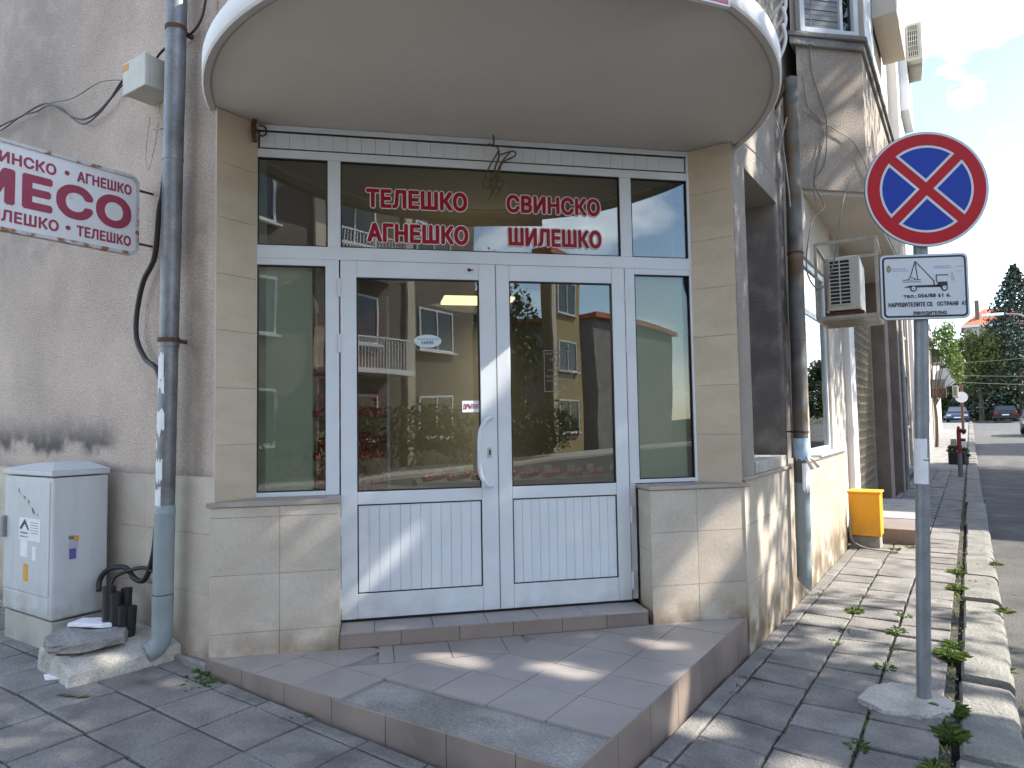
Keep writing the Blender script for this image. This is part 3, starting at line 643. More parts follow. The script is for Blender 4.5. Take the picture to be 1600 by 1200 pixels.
pu = MB(); pu.box((.530, .633), (gn-.001, gn), (1.515, 1.585), D, M_PAPER); text(pu, 'ДРЪПНИ', D(0, gn-.0018, 0), UX, UZ, (.536, .628, 1.530, 1.566), M_CRIM, .015); pu.build('pull_sticker', None, dL)
fv = mat('faded_white_vinyl', (.20, .20, .19), .7)
hs = MB(); hs.frame((1.045, 1.225), (1.635, 1.895), (gn-.001, gn), .004, D, fv)
for bx in ((1.058, 1.212, 1.868, 1.880), (1.085, 1.19, 1.824, 1.846), (1.10, 1.17, 1.795, 1.804), (1.07, 1.205, 1.764, 1.776), (1.06, 1.212, 1.724, 1.738), (1.06, 1.212, 1.697, 1.708), (1.10, 1.175, 1.650, 1.670)):
    marks(hs, D(0, gn-.0004, 0), UX, *bx, fv)
hs.build('faded_notice', None, dR)

B('light_leak_filler', (1.584, 1.70), (n0+.0565, n0+.075), (.2, 1.06), M_GASKET, bl, D); B('light_leak_filler', (-.26, -.188), (n0+.0565, n0+.075), (.2, 1.06), M_GASKET, bl, D)  # dark filler added to stop room light leaking through the side gaps
# ================================================================== ENTRANCE STEPS
stp = thing('entrance_steps', 'low tiled entrance platform with a second step in front of the shop door', 'steps', (-2.0, 3.0, 0))
PZ = .232; YL = 2.18; XR = -1.20
core = MB().prism([(-3.395, YL+.012), (XR-.012, YL+.012), (XR-.012, 4.385), (-1.5, 4.45), (-3.395, 2.45)], -.1, PZ-.012, lambda u, v, d: (u, v, d)).build('platform_core', M_CONC, stp)
def clip(poly, a, b, c):   # keep a*x+b*y<=c
    out = []
    for i in range(len(poly)):
        p, q = poly[i], poly[(i+1) % len(poly)]; dp = a*p[0]+b*p[1]-c; dq = a*q[0]+b*q[1]-c
        if dp <= 0: out.append(p)
        if (dp < 0) != (dq < 0) and dp != dq: t_ = dp/(dp-dq); out.append((p[0]+(q[0]-p[0])*t_, p[1]+(q[1]-p[1])*t_))
    return out
def area(p): return abs(sum(p[i][0]*p[(i+1) % len(p)][1]-p[(i+1) % len(p)][0]*p[i][1] for i in range(len(p)))/2)
gp = .0022
def ftile(poly, name='floor_tile', z=PZ, th=.011, mt=M_TILE):
    if len(poly) < 3 or area(poly) < .0006: return
    dz = random.uniform(-.0012, .0008)
    sg = sum(poly[i][0]*poly[(i+1) % len(poly)][1]-poly[(i+1) % len(poly)][0]*poly[i][1] for i in range(len(poly)))
    if sg < 0: poly = poly[::-1]
    MB().prism(poly, z-th, z+dz, lambda u, v, d: (u, v, d)).build(name, mt, stp)
NB = 3.938-.006    # front of step riser in n
# tiles of the grid: x lines at XR-.3k ; y lines 2.18 (bare strip) 2.44+.3k ; cut by the step / plinths (n<=limit) and a strip of tiles aligned with the door
for i in range(8):
    x1 = XR-.30*i; x0 = x1-.30
    yl = [2.18, 2.465]+[2.465+.30*k for k in range(1, 9)]
    for j in range(len(yl)-1):
        if j == 0 and x0 > -2.45: continue         # bare concrete strip where tiles have come off
        P = [(x0+gp, yl[j]+gp), (x1-gp, yl[j]+gp), (x1-gp, yl[j+1]-gp), (x0+gp, yl[j+1]-gp)]
        # n = (y-x)*S2 <= limit
        lim = NB-.004 if True else 0
        tc_ = ((x0+x1)/2+(yl[j]+yl[j+1])/2)*S2
        inner = .28 if -.05 < tc_ < .80 else 0
        Q = clip(P, -S2, S2, lim-inner)
        if tc_ < -.187: Q = clip(P, -S2, S2, 3.946)
        ftile(Q)
for (a, b) in ((.02, .10), (.10, .40), (.40, .70), (.70, .82)):
    Q = [D(a+.002, NB-.28+.003, 0)[:2], D(b-.002, NB-.28+.003, 0)[:2], D(b-.002, NB-.003, 0)[:2], D(a+.002, NB-.003, 0)[:2]]
    ftile(Q)
# bare strip of old mortar
bsx = MB(); nx, ny = 40, 8; x0, x1, y0, y1 = -2.40, XR-.004, YL+.006, 2.463
vs = []
for j in range(ny+1):
    for i in range(nx+1):
        x = x0+(x1-x0)*i/nx; y = y0+(y1-y0)*j/ny
        e = min(j/ny*3, 1)
        vs.append((x, y, PZ-.014-.006*(1-e)+.006*noise.noise(Vector((x*6, y*6, 0)))+.003*noise.noise(Vector((x*22, y*22, 0)))))
bsx.add(vs, [(j*(nx+1)+i, j*(nx+1)+i+1, (j+1)*(nx+1)+i+1, (j+1)*(nx+1)+i) for j in range(ny) for i in range(nx)], smooth=True)
bsx.build('bare_mortar_strip', M_CONC, stp)
# risers: left front (plane Y=YL), right (plane X=XR)
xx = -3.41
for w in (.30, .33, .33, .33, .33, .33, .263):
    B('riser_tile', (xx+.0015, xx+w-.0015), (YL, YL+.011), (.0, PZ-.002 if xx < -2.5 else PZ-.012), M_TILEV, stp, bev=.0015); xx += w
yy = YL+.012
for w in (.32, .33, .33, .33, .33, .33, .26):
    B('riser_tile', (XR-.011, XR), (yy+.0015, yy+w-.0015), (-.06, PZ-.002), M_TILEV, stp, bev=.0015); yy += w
# upper step
SZ = .318
B('step_core', (-.184, 1.60), (NB+.012, FN-.002), (.15, SZ-.011), M_CONC, stp, D)
tt = -.184; cut = [-.184, .0, .325, .635, .93, 1.22, 1.50, 1.60]
for a, b in zip(cut[:-1], cut[1:]):
    B('step_tile', (a+.0015, b-.0015), (NB-.004, FN-.016), (SZ-.010, SZ+random.uniform(-.001, .001)), M_TILE, stp, D, bev=.001)
cut = [-.184, .145, .47, .78, 1.07, 1.34, 1.60]
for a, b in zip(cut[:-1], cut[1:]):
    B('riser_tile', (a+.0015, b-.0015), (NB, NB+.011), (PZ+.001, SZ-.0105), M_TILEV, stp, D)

# ================================================================== THINGS ON THE LEFT
dp = thing('downpipe', 'dented zinc rain downpipe with torn paper scraps, left of the shop entrance', 'downpipe', (-3.72, 2.115, .15), 'rain downpipes')
def PX(z): return -3.722+.0224*(z-.2)
MB().tube([(PX(z), 2.115, z) for z in (1.93, 2.3, 2.46, 3.2, 3.26, 4.0, 6)], [.050, .051, .0525, .0525, .0545, .0545, .0545], 20).build('upper_pipe', M_ZINC, dp)
MB().tube([(PX(z), 2.115, z) for z in (1.90, 1.93)], .0550, 20).build('pipe_collar', M_ZINC, dp)
MB().tube([(PX(2.95), 2.115, 2.945), (PX(2.95), 2.115, 2.965)], .0550, 20).build('pipe_collar', M_ZINC, dp)
MB().tube([(PX(z), 2.115, z) for z in (1.0, 1.93)], .0495, 20).build('middle_pipe', M_ZINC, dp)
MB().tube([(PX(z), 2.115, z) for z in (.98, 1.0, 1.001, 1.03)], [.0555, .0555, .0535, .052], 20).tube([(PX(z), 2.115, z) for z in (.55, .553, .98)], [.053, .053, .053], 20).tube([(PX(z), 2.115, z) for z in (.49, .545)], .0550, 20).tube([(PX(z), 2.115, z) for z in (.34, .49)], .0535, 20).build('lower_pipe', M_PIPEP, dp)
sp = [Vector((PX(.3)+a, 2.115+b, z)) for a, b, z in ((0, 0, .36), (0, -.002, .32), (-.004, -.012, .285), (-.014, -.034, .258), (-.028, -.062, .243))]
MB().tube(spline(sp, 5), [.053]*18+[.056]*3, 20, cap=False).build('spout', M_PIPEP, dp)
MB().tube([tuple(spline(sp, 5)[-4]), tuple(spline(sp, 5)[-3])], .051, 20).build('mouth_shade_disc', M_GASKET, dp)  # black disc paints the dark inside of the open spout
for z in (1.935, 3.70): 
    c = MB().tube([(PX(z), 2.115, z-.012), (PX(z), 2.115, z+.012)], .0580, 20); c.box((PX(z)-.012, PX(z)+.012), (2.16, 2.22), (z-.01, z+.01)); c.build('clamp', M_RUST, dp)
sc = MB()
for z, h, a0, a1 in ((1.86, .16, -2.6, -1.0), (1.72, .07, -2.5, -.9), (1.55, .13, -2.6, -.8), (1.40, .07, -2.7, -1.6), (1.28, .12, -2.4, -.9), (1.13, .12, -2.2, -1.0), (1.04, .08, -2.0, -1.3), (1.98, .06, -2.5, -2.0)):
    n = 12; top = []; bot = []
    for i in range(n+1):
        a = a0+(a1-a0)*i/n; r = .0504+.0006*random.random(); x = PX(z)+r*math.cos(a); y_ = 2.115+r*math.sin(a)
        top.append((x, y_, z+random.uniform(-.025, .012))); bot.append((x, y_, z-h+random.uniform(-.03, .03)))
    sc.add(top+bot, [(i, i+1, n+2+i, n+1+i) for i in range(n)])
sc.build('torn_paper', M_PAPER, dp)

# black cable looping by the pipe
cbl = MB(); k_ = .955
def KP(x, z, y=2.165): return (x*k_, y, 1.45+(z-1.45)*k_)
pth = spline([KP(-3.93, 4.6), KP(-3.98, 3.3), KP(-4.03, 2.9), KP(-4.07, 2.771), KP(-4.114, 2.50), KP(-4.242, 2.36), KP(-4.312, 2.167), KP(-4.308, 2.006), KP(-4.208, 1.879), KP(-4.04, 1.75), KP(-4.0, 1.3), KP(-4.06, .85), KP(-4.095, .686), KP(-4.176, .546), KP(-4.285, .534), KP(-4.361, .60, 2.14), KP(-4.47, .585, 2.10), KP(-4.53, .52, 2.08), KP(-4.50, .46, 2.06)], 8)
cbl.tube(pth, [.0155]*len(pth), 8); cbl.tube(spline([KP(-4.09, .60), KP(-4.2, .61), KP(-4.33, .58, 2.13), KP(-4.42, .53, 2.10), KP(-4.36, .45, 2.06), KP(-4.32, .40, 2.05)], 8), .011, 8)
tag(cbl.build('cable', M_CABLE), 'thick black cable bowing out beside the left downpipe and curling at its foot', 'cable')
# bundle of black conduits at the foot
bd = thing('conduit_bundle', 'bundle of short black conduits standing between grey cabinet and downpipe', 'conduit bundle', (-4.05, 2.04, .25))
for k, (dx, dy, r, h0, h1, tl) in enumerate([(-.10, .03, .028, .27, .51, -.02), (-.06, -.02, .03, .25, .50, -.015), (-.01, -.05, .032, .20, .57, 0), (.04, -.03, .03, .17, .54, .01), (.09, .0, .030, .18, .47, .03), (.12, .04, .026, .19, .46, .03), (.03, .05, .028, .22, .55, .0)]):
    t = MB(); x, y = -4.05+dx*.85, 2.04+dy*.8
    t.tube([(x-tl, y, h0), (x, y, h1)], r, 14); t.tube([(x-tl*.2, y, h1-.03), (x-tl*.2, y, h1-.002)], r*1.08, 14); t.build('conduit', M_BLACK, bd)
# cabinet
cx0, cx1, cy0, cy1 = -5.03, -4.385, 1.845, 2.15
cbn = thing('utility_cabinet', 'tall pale grey street utility cabinet with torn stickers against the left wall', 'cabinet', ((cx0+cx1)/2, 2.0, .1))
B('base', (cx0+.01, cx1-.01), (cy0+.01, cy1), (-.05, .355), M_CABBASE, cbn, bev=.006)
B('body', (cx0, cx1), (cy0, cy1), (.365, 1.175), M_CABINET, cbn, bev=.012)
rf = MB(); rf.box((cx0-.008, cx1+.008), (cy0-.01, cy1+.005), (1.182, 1.215))
xm = (cx0+cx1)/2; rf.add([(cx0-.008, cy0-.01, 1.215), (cx1+.008, cy0-.01, 1.215), (cx1+.008, cy1+.005, 1.215), (cx0-.008, cy1+.005, 1.215), (xm-.1, cy0+.1, 1.250), (xm+.1, cy0+.1, 1.250), (xm+.1, cy1, 1.250), (xm-.1, cy1, 1.250)],
   [(0, 1, 5, 4), (1, 2, 6, 5), (2, 3, 7, 6), (3, 0, 4, 7), (4, 5, 6, 7)]); rf.build('roof', M_CABINET, cbn, bev=.006)
B('door_panel', (cx0+.018, cx1-.03), (cy0-.006, cy0+.001), (.495, 1.15), M_CABINET, cbn, bev=.003, label='front door panel')
B('kick_panel', (cx0+.018, cx1-.03), (cy0-.004, cy0+.001), (.395, .485), M_CABINET, cbn, bev=.003)
B('handle', (cx0+.02, cx0+.055), (cy0-.03, cy0-.004), (.80, .93), M_POLE, cbn, bev=.006)
stk = MB()
stk.box((-4.80, -4.52), (cy0-.0075, cy0-.0062), (.80, .93), W, M_PAPER); stk.box((-4.78, -4.68), (cy0-.0075, cy0-.0062), (.70, .798), W, M_PAPER); stk.box((-4.62, -4.57), (cy0-.0075, cy0-.0062), (.69, .77), W, M_PAPER)
stk.add([(-4.79, cy0-.009, .865), (-4.72, cy0-.009, .925), (-4.66, cy0-.009, .86), (-4.68, cy0-.009, .86), (-4.72, cy0-.009, .897), (-4.765, cy0-.009, .86)], [(0, 1, 4, 5), (1, 2, 3, 4)], M_SDARK)
marks(stk, (0, cy0-.009, 0), (1, 0, 0), -4.785, -4.67, .836, .848, M_SDARK)
marks(stk, (0, cy0-.009, 0), (1, 0, 0), -4.785, -4.67, .816, .824, M_SDARK)
for k in range(5): stk.box((-4.65, -4.54), (cy0-.0085, cy0-.0076), (.845+.015*k, .848+.015*k), W, M_CABLEG)
stk.box((-4.73, -4.67), (cy0-.0075, cy0-.0062), (.56, .66), W, M_ORANGE)
for k in range(14):
    x = -4.83+.02*k+random.uniform(-.01, .01); z = 1.10-.010*k+random.uniform(-.015, .015)
    stk.add([(x, cy0-.0078, z), (x+random.uniform(.006, .02), cy0-.0078, z-.004), (x+.008, cy0-.0078, z-random.uniform(.015, .04))], [(0, 1, 2)], M_SDARK if k % 3 else M_PAPER)
stk.build('stickers', None, cbn)
sk2 = MB(); xs_ = cx1+.0035
sk2.box((cx1-.001, xs_), (1.935, 1.98), (.76, .82), W, mat('flyer_lilac', (.42, .36, .48), .6)); sk2.box((cx1-.001, xs_), (1.935, 1.972), (.70, .76), W, mat('flyer_blue', (.10, .09, .30), .6)); sk2.box((cx1-.001, xs_+.0006), (1.96, 1.984), (.80, .832), W, M_ORANGE); sk2.box((cx1-.001, xs_), (1.93, 1.958), (.815, .835), W, M_CABLEG)
sk2.build('torn_flyer', None, cbn)
# concrete block with broken slab on it, styro scrap
def lump(name, poly, z0, z1, mt, seed=0, jit=.008, top=None):
    mb = MB(); n = len(poly)
    P = []
    for i in range(n):
        p, q = poly[i], poly[(i+1) % n]; k = max(1, int(math.dist(p, q)/.04))
        for j in range(k): P.append((p[0]+(q[0]-p[0])*j/k, p[1]+(q[1]-p[1])*j/k))
    c = (sum(p[0] for p in P)/len(P), sum(p[1] for p in P)/len(P)); rings = []
    zt = top or (lambda x, y: z1)
    for f, s in ((0, 1.0), (.35, 1.0), (.7, .995), (.93, .985), (1, .955)):
        rings.append([(c[0]+(x-c[0])*s+jit*noise.noise(Vector((x*14, y*14, f*3+seed))), c[1]+(y-c[1])*s+jit*noise.noise(Vector((x*14+5, y*14, f*3+seed))), z0+(zt(x, y)-z0)*f+(jit*.6*noise.noise(Vector((x*14, y*14+9, f*2+seed))) if f > 0 else 0)) for x, y in P])
    for s in (.7, .35): rings.append([(c[0]+(x-c[0])*s, c[1]+(y-c[1])*s, zt(c[0]+(x-c[0])*s, c[1]+(y-c[1])*s)+jit*.8*noise.noise(Vector((x*s*12, y*s*12, seed)))) for x, y in P])
    m = len(P); vs = [v for r in rings for v in r]+[(c[0], c[1], zt(*c))]
    fs = [(k*m+i, k*m+(i+1) % m, (k+1)*m+(i+1) % m, (k+1)*m+i) for k in range(len(rings)-1) for i in range(m)]+[((len(rings)-1)*m+i, (len(rings)-1)*m+(i+1) % m, len(vs)-1) for i in range(m)]
    mb.add(vs, fs, smooth=False); return mb.build(name, mt)
tag(lump('concrete_block', [(-4.19, 1.70), (-3.73, 1.655), (-3.71, 2.10), (-3.70, 2.25), (-4.33, 2.26), (-4.36, 1.86)], .02, .30, M_CONCL, 1, .014, lambda x, y: .30-.06*max(0, (x+3.95)*3)), 'weathered concrete block at the foot of the left downpipe', 'concrete block')
tag(lump('broken_slab', [(-4.16, 1.72), (-3.97, 1.66), (-3.845, 1.76), (-3.82, 1.97), (-3.95, 2.05), (-4.2, 2.06), (-4.29, 1.86)], .308, .352, M_CONC, 2, .012), 'broken piece of paving slab lying on the concrete block', 'paving slab')
tag(lump('polystyrene_scrap', [(-4.22, 1.86), (-4.02, 1.95), (-3.99, 2.03), (-4.06, 2.07), (-4.27, 1.96)], .360, .380, M_PAPER, 3, .006), 'thin whitish scrap lying on the broken slab beside the cabinet', 'scrap')
tag(lump('paper_scrap', [(-4.02, 1.665), (-3.93, 1.635), (-3.88, 1.70), (-3.96, 1.735)], g(-4, 1.7)+.003, g(-4, 1.7)+.009, M_PAPER, 5, .003), 'small white paper scrap on the pavement below the concrete block', 'paper')
lf = MB()
for i in range(6): 
    x, y = -3.68+.03*i*random.uniform(.6, 1.3), 1.60+.012*i; z = g(x, y)+.006
    lf.add([(x-.02, y-.012, z), (x+.01, y-.02, z+.004), (x+.025, y+.008, z+.006), (x-.008, y+.016, z+.002)], [(0, 1, 2, 3)])
tag(lf.build('dry_leaves', L_DRY), 'few brown dry leaves in a slab joint left of the entrance steps', 'leaves', kind='stuff')
# junction box and wires
jb = thing('junction_box', 'beige electrical junction box with a yellow label, left of the downpipe', 'junction box', (-3.95, 2.2, 3.40))
JF = lambda a, d, z: (-4.27+.27*a, 2.11+.045*a+d, z+.0*a)
JB = lambda a, d, z: (-4.065+.245*a, 2.035+d, z)
MB().box((0, 1), (0, .03), (3.40, 3.595), JB).build('lid', M_BEIGEBOX, jb, bev=.006)
MB().box((0.02, .98), (.03, .18), (3.405, 3.59), JB).build('box_body', M_BEIGEBOX, jb, bev=.004)
MB().box((.03, .28), (-.0012, 0), (3.54, 3.58), JB).build('yellow_label', M_ORANGE, jb)
wr = MB()
P_ = [(-6.42, 3.912), (-6.065, 3.892), (-5.682, 3.884), (-5.525, 3.845), (-5.223, 3.669), (-5.081, 3.613), (-4.857, 3.603), (-4.646, 3.677), (-4.501, 3.734), (-4.42, 3.70)]
P_ = [(-6.9, 3.90), (-6.421, 3.912), (-6.065, 3.892), (-5.80, 3.895), (-5.60, 3.87), (-5.40, 3.77), (-5.223, 3.672), (-5.05, 3.605), (-4.857, 3.60), (-4.68, 3.65), (-4.50, 3.73), (-4.40, 3.73)]
wr.tube(spline([KP(x, z) for x, z in P_[:-1]]+[(-4.06, 2.1, 3.47)], 10), .0065, 6)
wr.tube(spline([KP(x+.02, z-.018+.02*math.sin(x*9)) for x, z in P_[:-1]]+[(-4.06, 2.1, 3.45)], 10), .0055, 6)
wr.tube(spline([KP(-5.55, 3.86), KP(-5.2, 3.80), KP(-4.8, 3.80), (-4.06, 2.1, 3.52)], 8), .0028, 5)
wr.tube(spline([(-3.88, 2.12, 3.59), (-3.83, 2.15, 3.66), (-3.72, 2.17, 3.68), KP(-3.694, 3.80), KP(-3.60, 3.95), KP(-3.58, 4.4)], 8), .0075, 6)
tag(wr.build('wires', M_CABLE), 'dark wires sagging across the left wall into the junction box', 'wires')
ww = MB()
for pts_, r_ in (([(-4.08, 3.49), (-4.06, 3.40), (-4.0, 3.33), (-3.93, 3.35), (-3.9, 3.27)], .004), ([(-4.18, 3.42), (-4.22, 3.2), (-4.19, 3.08), (-4.12, 3.22), (-4.08, 3.36)], .0025), ([(-4.14, 3.33), (-4.05, 3.31), (-3.95, 3.34)], .0055), ([(-4.03, 3.34), (-3.98, 3.2), (-4.02, 3.05), (-3.95, 3.15), (-3.97, 3.3)], .0025)):
    ww.tube(spline([KP(x-.02, z-.02, 2.17) for x, z in pts_], 8), r_, 5)
tag(ww.build('twisted_wire_ends', M_CONCL), 'loose pale twisted wire ends hanging below the junction box', 'wires')
# projecting shop sign
sg = thing('butcher_sign', 'white projecting enamel sign with crimson lettering МЕСО and rusty rim on left wall', 'sign', (-4.03, 1.7, 2.46))
sy0, sy1, sz0, sz1 = 1.235, 2.125, 2.462, 2.936
def rrect(y0, y1, z0, z1, r, n=6):
    P = []
    for cy, cz, a in ((y1-r, z1-r, 0), (y0+r, z1-r, 90), (y0+r, z0+r, 180), (y1-r, z0+r, 270)): P += [(cy+r*math.cos(R(a+90*i/n)), cz+r*math.sin(R(a+90*i/n))) for i in range(n+1)]
    return P
FXs = lambda u, v, d: (-4.032+d, u, v)
MB().prism(rrect(sy0+.008, sy1-.008, sz0+.008, sz1-.008, .04), -.03, -.004, FXs).build('panel', M_SIGNBOX, sg)
rim = MB(); po = rrect(sy0, sy1, sz0, sz1, .048, 8); pi_ = rrect(sy0+.018, sy1-.018, sz0+.018, sz1-.018, .032, 8); nn_ = len(po)
vs = [FXs(*p, -.038) for p in po]+[FXs(*p, .003) for p in po]+[FXs(*p, .003) for p in pi_]+[FXs(*p, -.005) for p in pi_]
rim.add(vs, [(k*nn_+i, k*nn_+(i+1) % nn_, (k+1)*nn_+(i+1) % nn_, (k+1)*nn_+i) for k in range(3) for i in range(nn_)]); rim.build('rim', M_SIGNRIM, sg)
OS = (-4.032-.003, 0, 0); UY = (0, 1, 0)
for body, bx, bo in (('СВИНСКО', (1.315, 1.683, 2.812, 2.874), .05), ('АГНЕШКО', (1.785, 2.082, 2.812, 2.874), .05), ('МЕСО', (1.275, 2.083, 2.598, 2.790), .065), ('ШИЛЕШКО', (1.315, 1.700, 2.510, 2.573), .05), ('ТЕЛЕШКО', (1.788, 2.082, 2.510, 2.571), .05)):
    sgt = MB(); text(sgt, body, OS, UY, UZ, bx, M_CRIM2, bo); sgt.build('lettering', None, sg)
for cz, cy in ((2.845, 1.735), (2.545, 1.745)): MB().prism(circ(cy, cz, .013, 16), .0, .0006, lambda u, v, d: (-4.035+d, u, v)).build('dot', M_CRIM2, sg)
MB().tube([(-4.05, sy1-.01, 2.86), (-4.05, YW, 2.86)], .008, 6).tube([(-4.05, sy1-.01, 2.54), (-4.05, YW, 2.54)], .008, 6).build('bracket', M_RUST, sg)
# twine and hooks under the canopy
tw_ = MB()
P0 = lambda t, z, n=4.10: D(t, n, z)
tw_.tube(spline([P0(.735, 3.222), P0(.74, 3.19), P0(.735, 3.165), P0(.70, 3.16)], 6), .005, 6)
tw_.tube(spline([P0(.70, 3.165), P0(.76, 3.15), P0(.77, 3.09), P0(.74, 3.00), P0(.75, 2.92), P0(.725, 2.86)], 8), .0055, 6)
tw_.tube(spline([P0(.77, 3.10), P0(.86, 3.13), P0(.87, 3.10), P0(.79, 3.05), P0(.765, 2.96), P0(.75, 2.90)], 8), .005, 6)
tw_.tube(spline([P0(.77, 3.13), P0(.69, 2.98), P0(.72, 2.94), P0(.79, 3.06), P0(.84, 3.12)], 8), .0045, 6)
tw_.tube(spline([P0(.76, 2.95), P0(.80, 2.93), P0(.77, 2.89)], 6), .007, 6)
tag(tw_.build('twine_knot', M_BRONZE), 'knotted brown twine hanging from a hook under the canopy', 'twine')
hk = MB(); hk.tube(spline([P0(-.655, 3.222), P0(-.66, 3.18), P0(-.63, 3.13), P0(-.60, 3.14), P0(-.605, 3.18), P0(-.64, 3.19)], 8), .006, 6); hk.tube(spline([P0(-.662, 3.222), P0(-.668, 3.17), P0(-.66, 3.09)], 6), .013, 6)
tag(hk.build('iron_hook', M_RUST), 'small rusty hook where the canopy meets the left stone pilaster', 'hook')
# banner hanging at the canopy edge
bn = MB(); bm_ = mat('banner_pink', (.40, .09, .21), .6, var=.1)
bp0, bp1 = Vector((-.775-.58, 2.85-.81, 0)), Vector((-.775, 2.85, 0)); bd_ = (bp1-bp0).normalized(); bnm = Vector((bd_.y, -bd_.x, 0))
def BF(u, d, z): p = bp1-bd_*u; return (p.x+bnm.x*d, p.y+bnm.y*d, z)
bn.box((0, 1.0), (0, .02), (3.165, 3.75), BF, M_STROKE); bn.box((.010, .99), (.02, .0215), (3.175, 3.74), BF, bm_)
tag(bn.build('canopy_sign', None), 'pink sign board with white edge hung on the canopy rim, top right', 'sign')

# ================================================================== RIGHT SIDE
rp_ = thing('downpipe', 'dark zinc rain downpipe with peeling flyers on the street side wall right of the shop', 'downpipe', (-1.1, 5.62, .1), 'rain downpipes')
def QX(z): return (-1.100, 5.60+.055*z, z)
MB().tube([QX(z) for z in (.95, 1.5, 2.05)], .056, 18).tube([QX(z) for z in (2.05, 2.4, 3.6, 4.2)], .059, 18).build('upper_pipe', mat('old_zinc', (.13, .13, .12), .6, metal=.3, var=.4, vscale=6, col2=(.16, .10, .05), c2scale=4, c2lo=.5, c2hi=.65), rp_)
MB().tube([QX(z) for z in (.52, .9, .95)], .056, 18).tube([QX(z) for z in (.24, .52)], .0535, 18).build('lower_pipe', M_PIPEP, rp_)
bt = MB(); nn = 18; ring = []
for k in range(nn):
    a = 2*math.pi*k/nn; p = QX(.24); ring.append((p[0]+.0535*math.cos(a), p[1]+.0535*math.sin(a), .24))
ring2 = [(x, y, .24-.10*(x+1.155)/.11) for x, y, z in ring]
bt.add(ring+ring2, [(i, (i+1) % nn, nn+(i+1) % nn, nn+i) for i in range(nn)], smooth=True); bt.build('cut_end', M_PIPEP, rp_)
MB().tube([QX(1.33), QX(1.345)], .062, 18).tube([(-1.1, 5.66, 1.34), (-1.38, 5.75, 1.34)], .006, 6).tube([QX(2.74), QX(2.755)], .063, 18).build('clamp', M_RUST, rp_)
fl = MB()
for z0, z1, a0, a1, mt_ in ((1.14, 1.29, -2.5, .1, mat('flyer_pale_blue', (.42, .58, .72), .7, var=.2, vscale=20)), (.90, 1.10, -1.3, .1, M_PAPER)):
    n = 10; 
    vs = [(QX(z)[0]+.0585*math.cos(a0+(a1-a0)*i/n), QX(z)[1]+.0585*math.sin(a0+(a1-a0)*i/n), z+(random.uniform(-.03, .02) if z == z0 else 0)) for z in (z0, z1) for i in range(n+1)]
    fl.add(vs, [(i, i+1, n+2+i, n+1+i) for i in range(n)], mt_)
fl.add([(-1.06, 5.60, 1.14), (-1.04, 5.60, 1.13), (-1.0, 5.62, 1.06), (-1.03, 5.62, 1.05)], [(0, 1, 2, 3)], M_PAPER)
fl.add([(-1.03, 5.62, 1.14), (-1.01, 5.62, 1.13), (-.96, 5.64, 1.075), (-.985, 5.64, 1.065)], [(0, 1, 2, 3)], M_PAPER)
fl.build('peeling_flyers', None, rp_)
# wires on the oriel wall
ow = MB()
def OP(px_t, z, off=.02): return D(px_t, 5.80-off, z)
ow.tube(spline([D(4.18, 5.74, 5.6), OP(4.17, 4.9), OP(4.25, 4.55), OP(4.32, 4.3), OP(4.28, 3.9), OP(4.16, 3.7), D(4.12, 5.6, 3.4), (-1.1, 6.55, 3.2), (-1.12, 6.3, 2.75), (-1.05, 6.3, 2.55), (-.97, 6.35, 2.6), (-.9, 6.4, 2.85), (-.86, 6.6, 3.3), (-.84, 6.95, 3.6)], 8), .006, 5)
ow.tube(spline([OP(4.08, 4.75), OP(4.12, 4.45), OP(4.26, 4.30), OP(4.27, 4.1), OP(4.2, 3.9), OP(4.15, 3.64), D(4.12, 5.72, 3.5)], 8), .005, 5)
ow.tube(spline([OP(4.06, 4.40), OP(4.35, 4.26), OP(4.6, 4.12), OP(4.75, 3.85), OP(4.78, 3.68)], 8), .0045, 5)
tag(ow.build('wires', M_CABLEG), 'thin grey wires trailing down the oriel bay above the air conditioner', 'wires')
cw = MB(); cw.tube(spline([(-.93, 4.30, 3.6), (-1.0, 4.7, 3.5), (-1.07, 5.3, 3.46), (-1.055, 5.35, 3.2), (-1.05, 5.38, 3.02)], 8), .006, 5)
tag(cw.build('wire', M_CONCL), 'pale wire dangling beside the right edge of the round canopy', 'wire')
# white rack with curved tubes and boards on the balcony
rk = thing('balcony_rack', 'white curved tube clothes rack with old boards, right of the canopy', 'rack', (-1.2, 5.75, 3.6))
def RP(x, y, yy): # helper: point on plane Y=yy through approx positions
    return (x, yy, y)
for k in range(6):
    z = 4.30+.16*k; yb = 5.74+.03*k
    MB().tube(spline([(-1.36, yb, z-.12), (-1.24, yb, z-.02), (-1.15, yb+.02, z+.09), (-1.11, yb+.02, z+.22), (-1.13, yb+.02, z+.34)], 6), .014, 8).build('curved_tube', M_WHITEP, rk)
MB().prism([(-1.38, 3.86), (-1.20, 3.98), (-1.13, 4.12), (-1.22, 4.35), (-1.38, 4.30)], 5.76, 5.80, lambda u, v, d: (u, d, v)).build('board', M_WOOD, rk)
MB().prism([(-1.38, 4.36), (-1.24, 4.44), (-1.27, 5.4), (-1.38, 5.4)], 5.9, 5.93, lambda u, v, d: (u, d, v)).build('board', M_WOOD, rk)
MB().tube([(-1.20, 5.75, 3.60), (-1.12, 5.75, 3.86)], .006, 6).tube([(-1.20, 5.75, 3.60), (-1.28, 5.75, 3.50)], .006, 6).build('wire_stay', M_CONCL, rk)

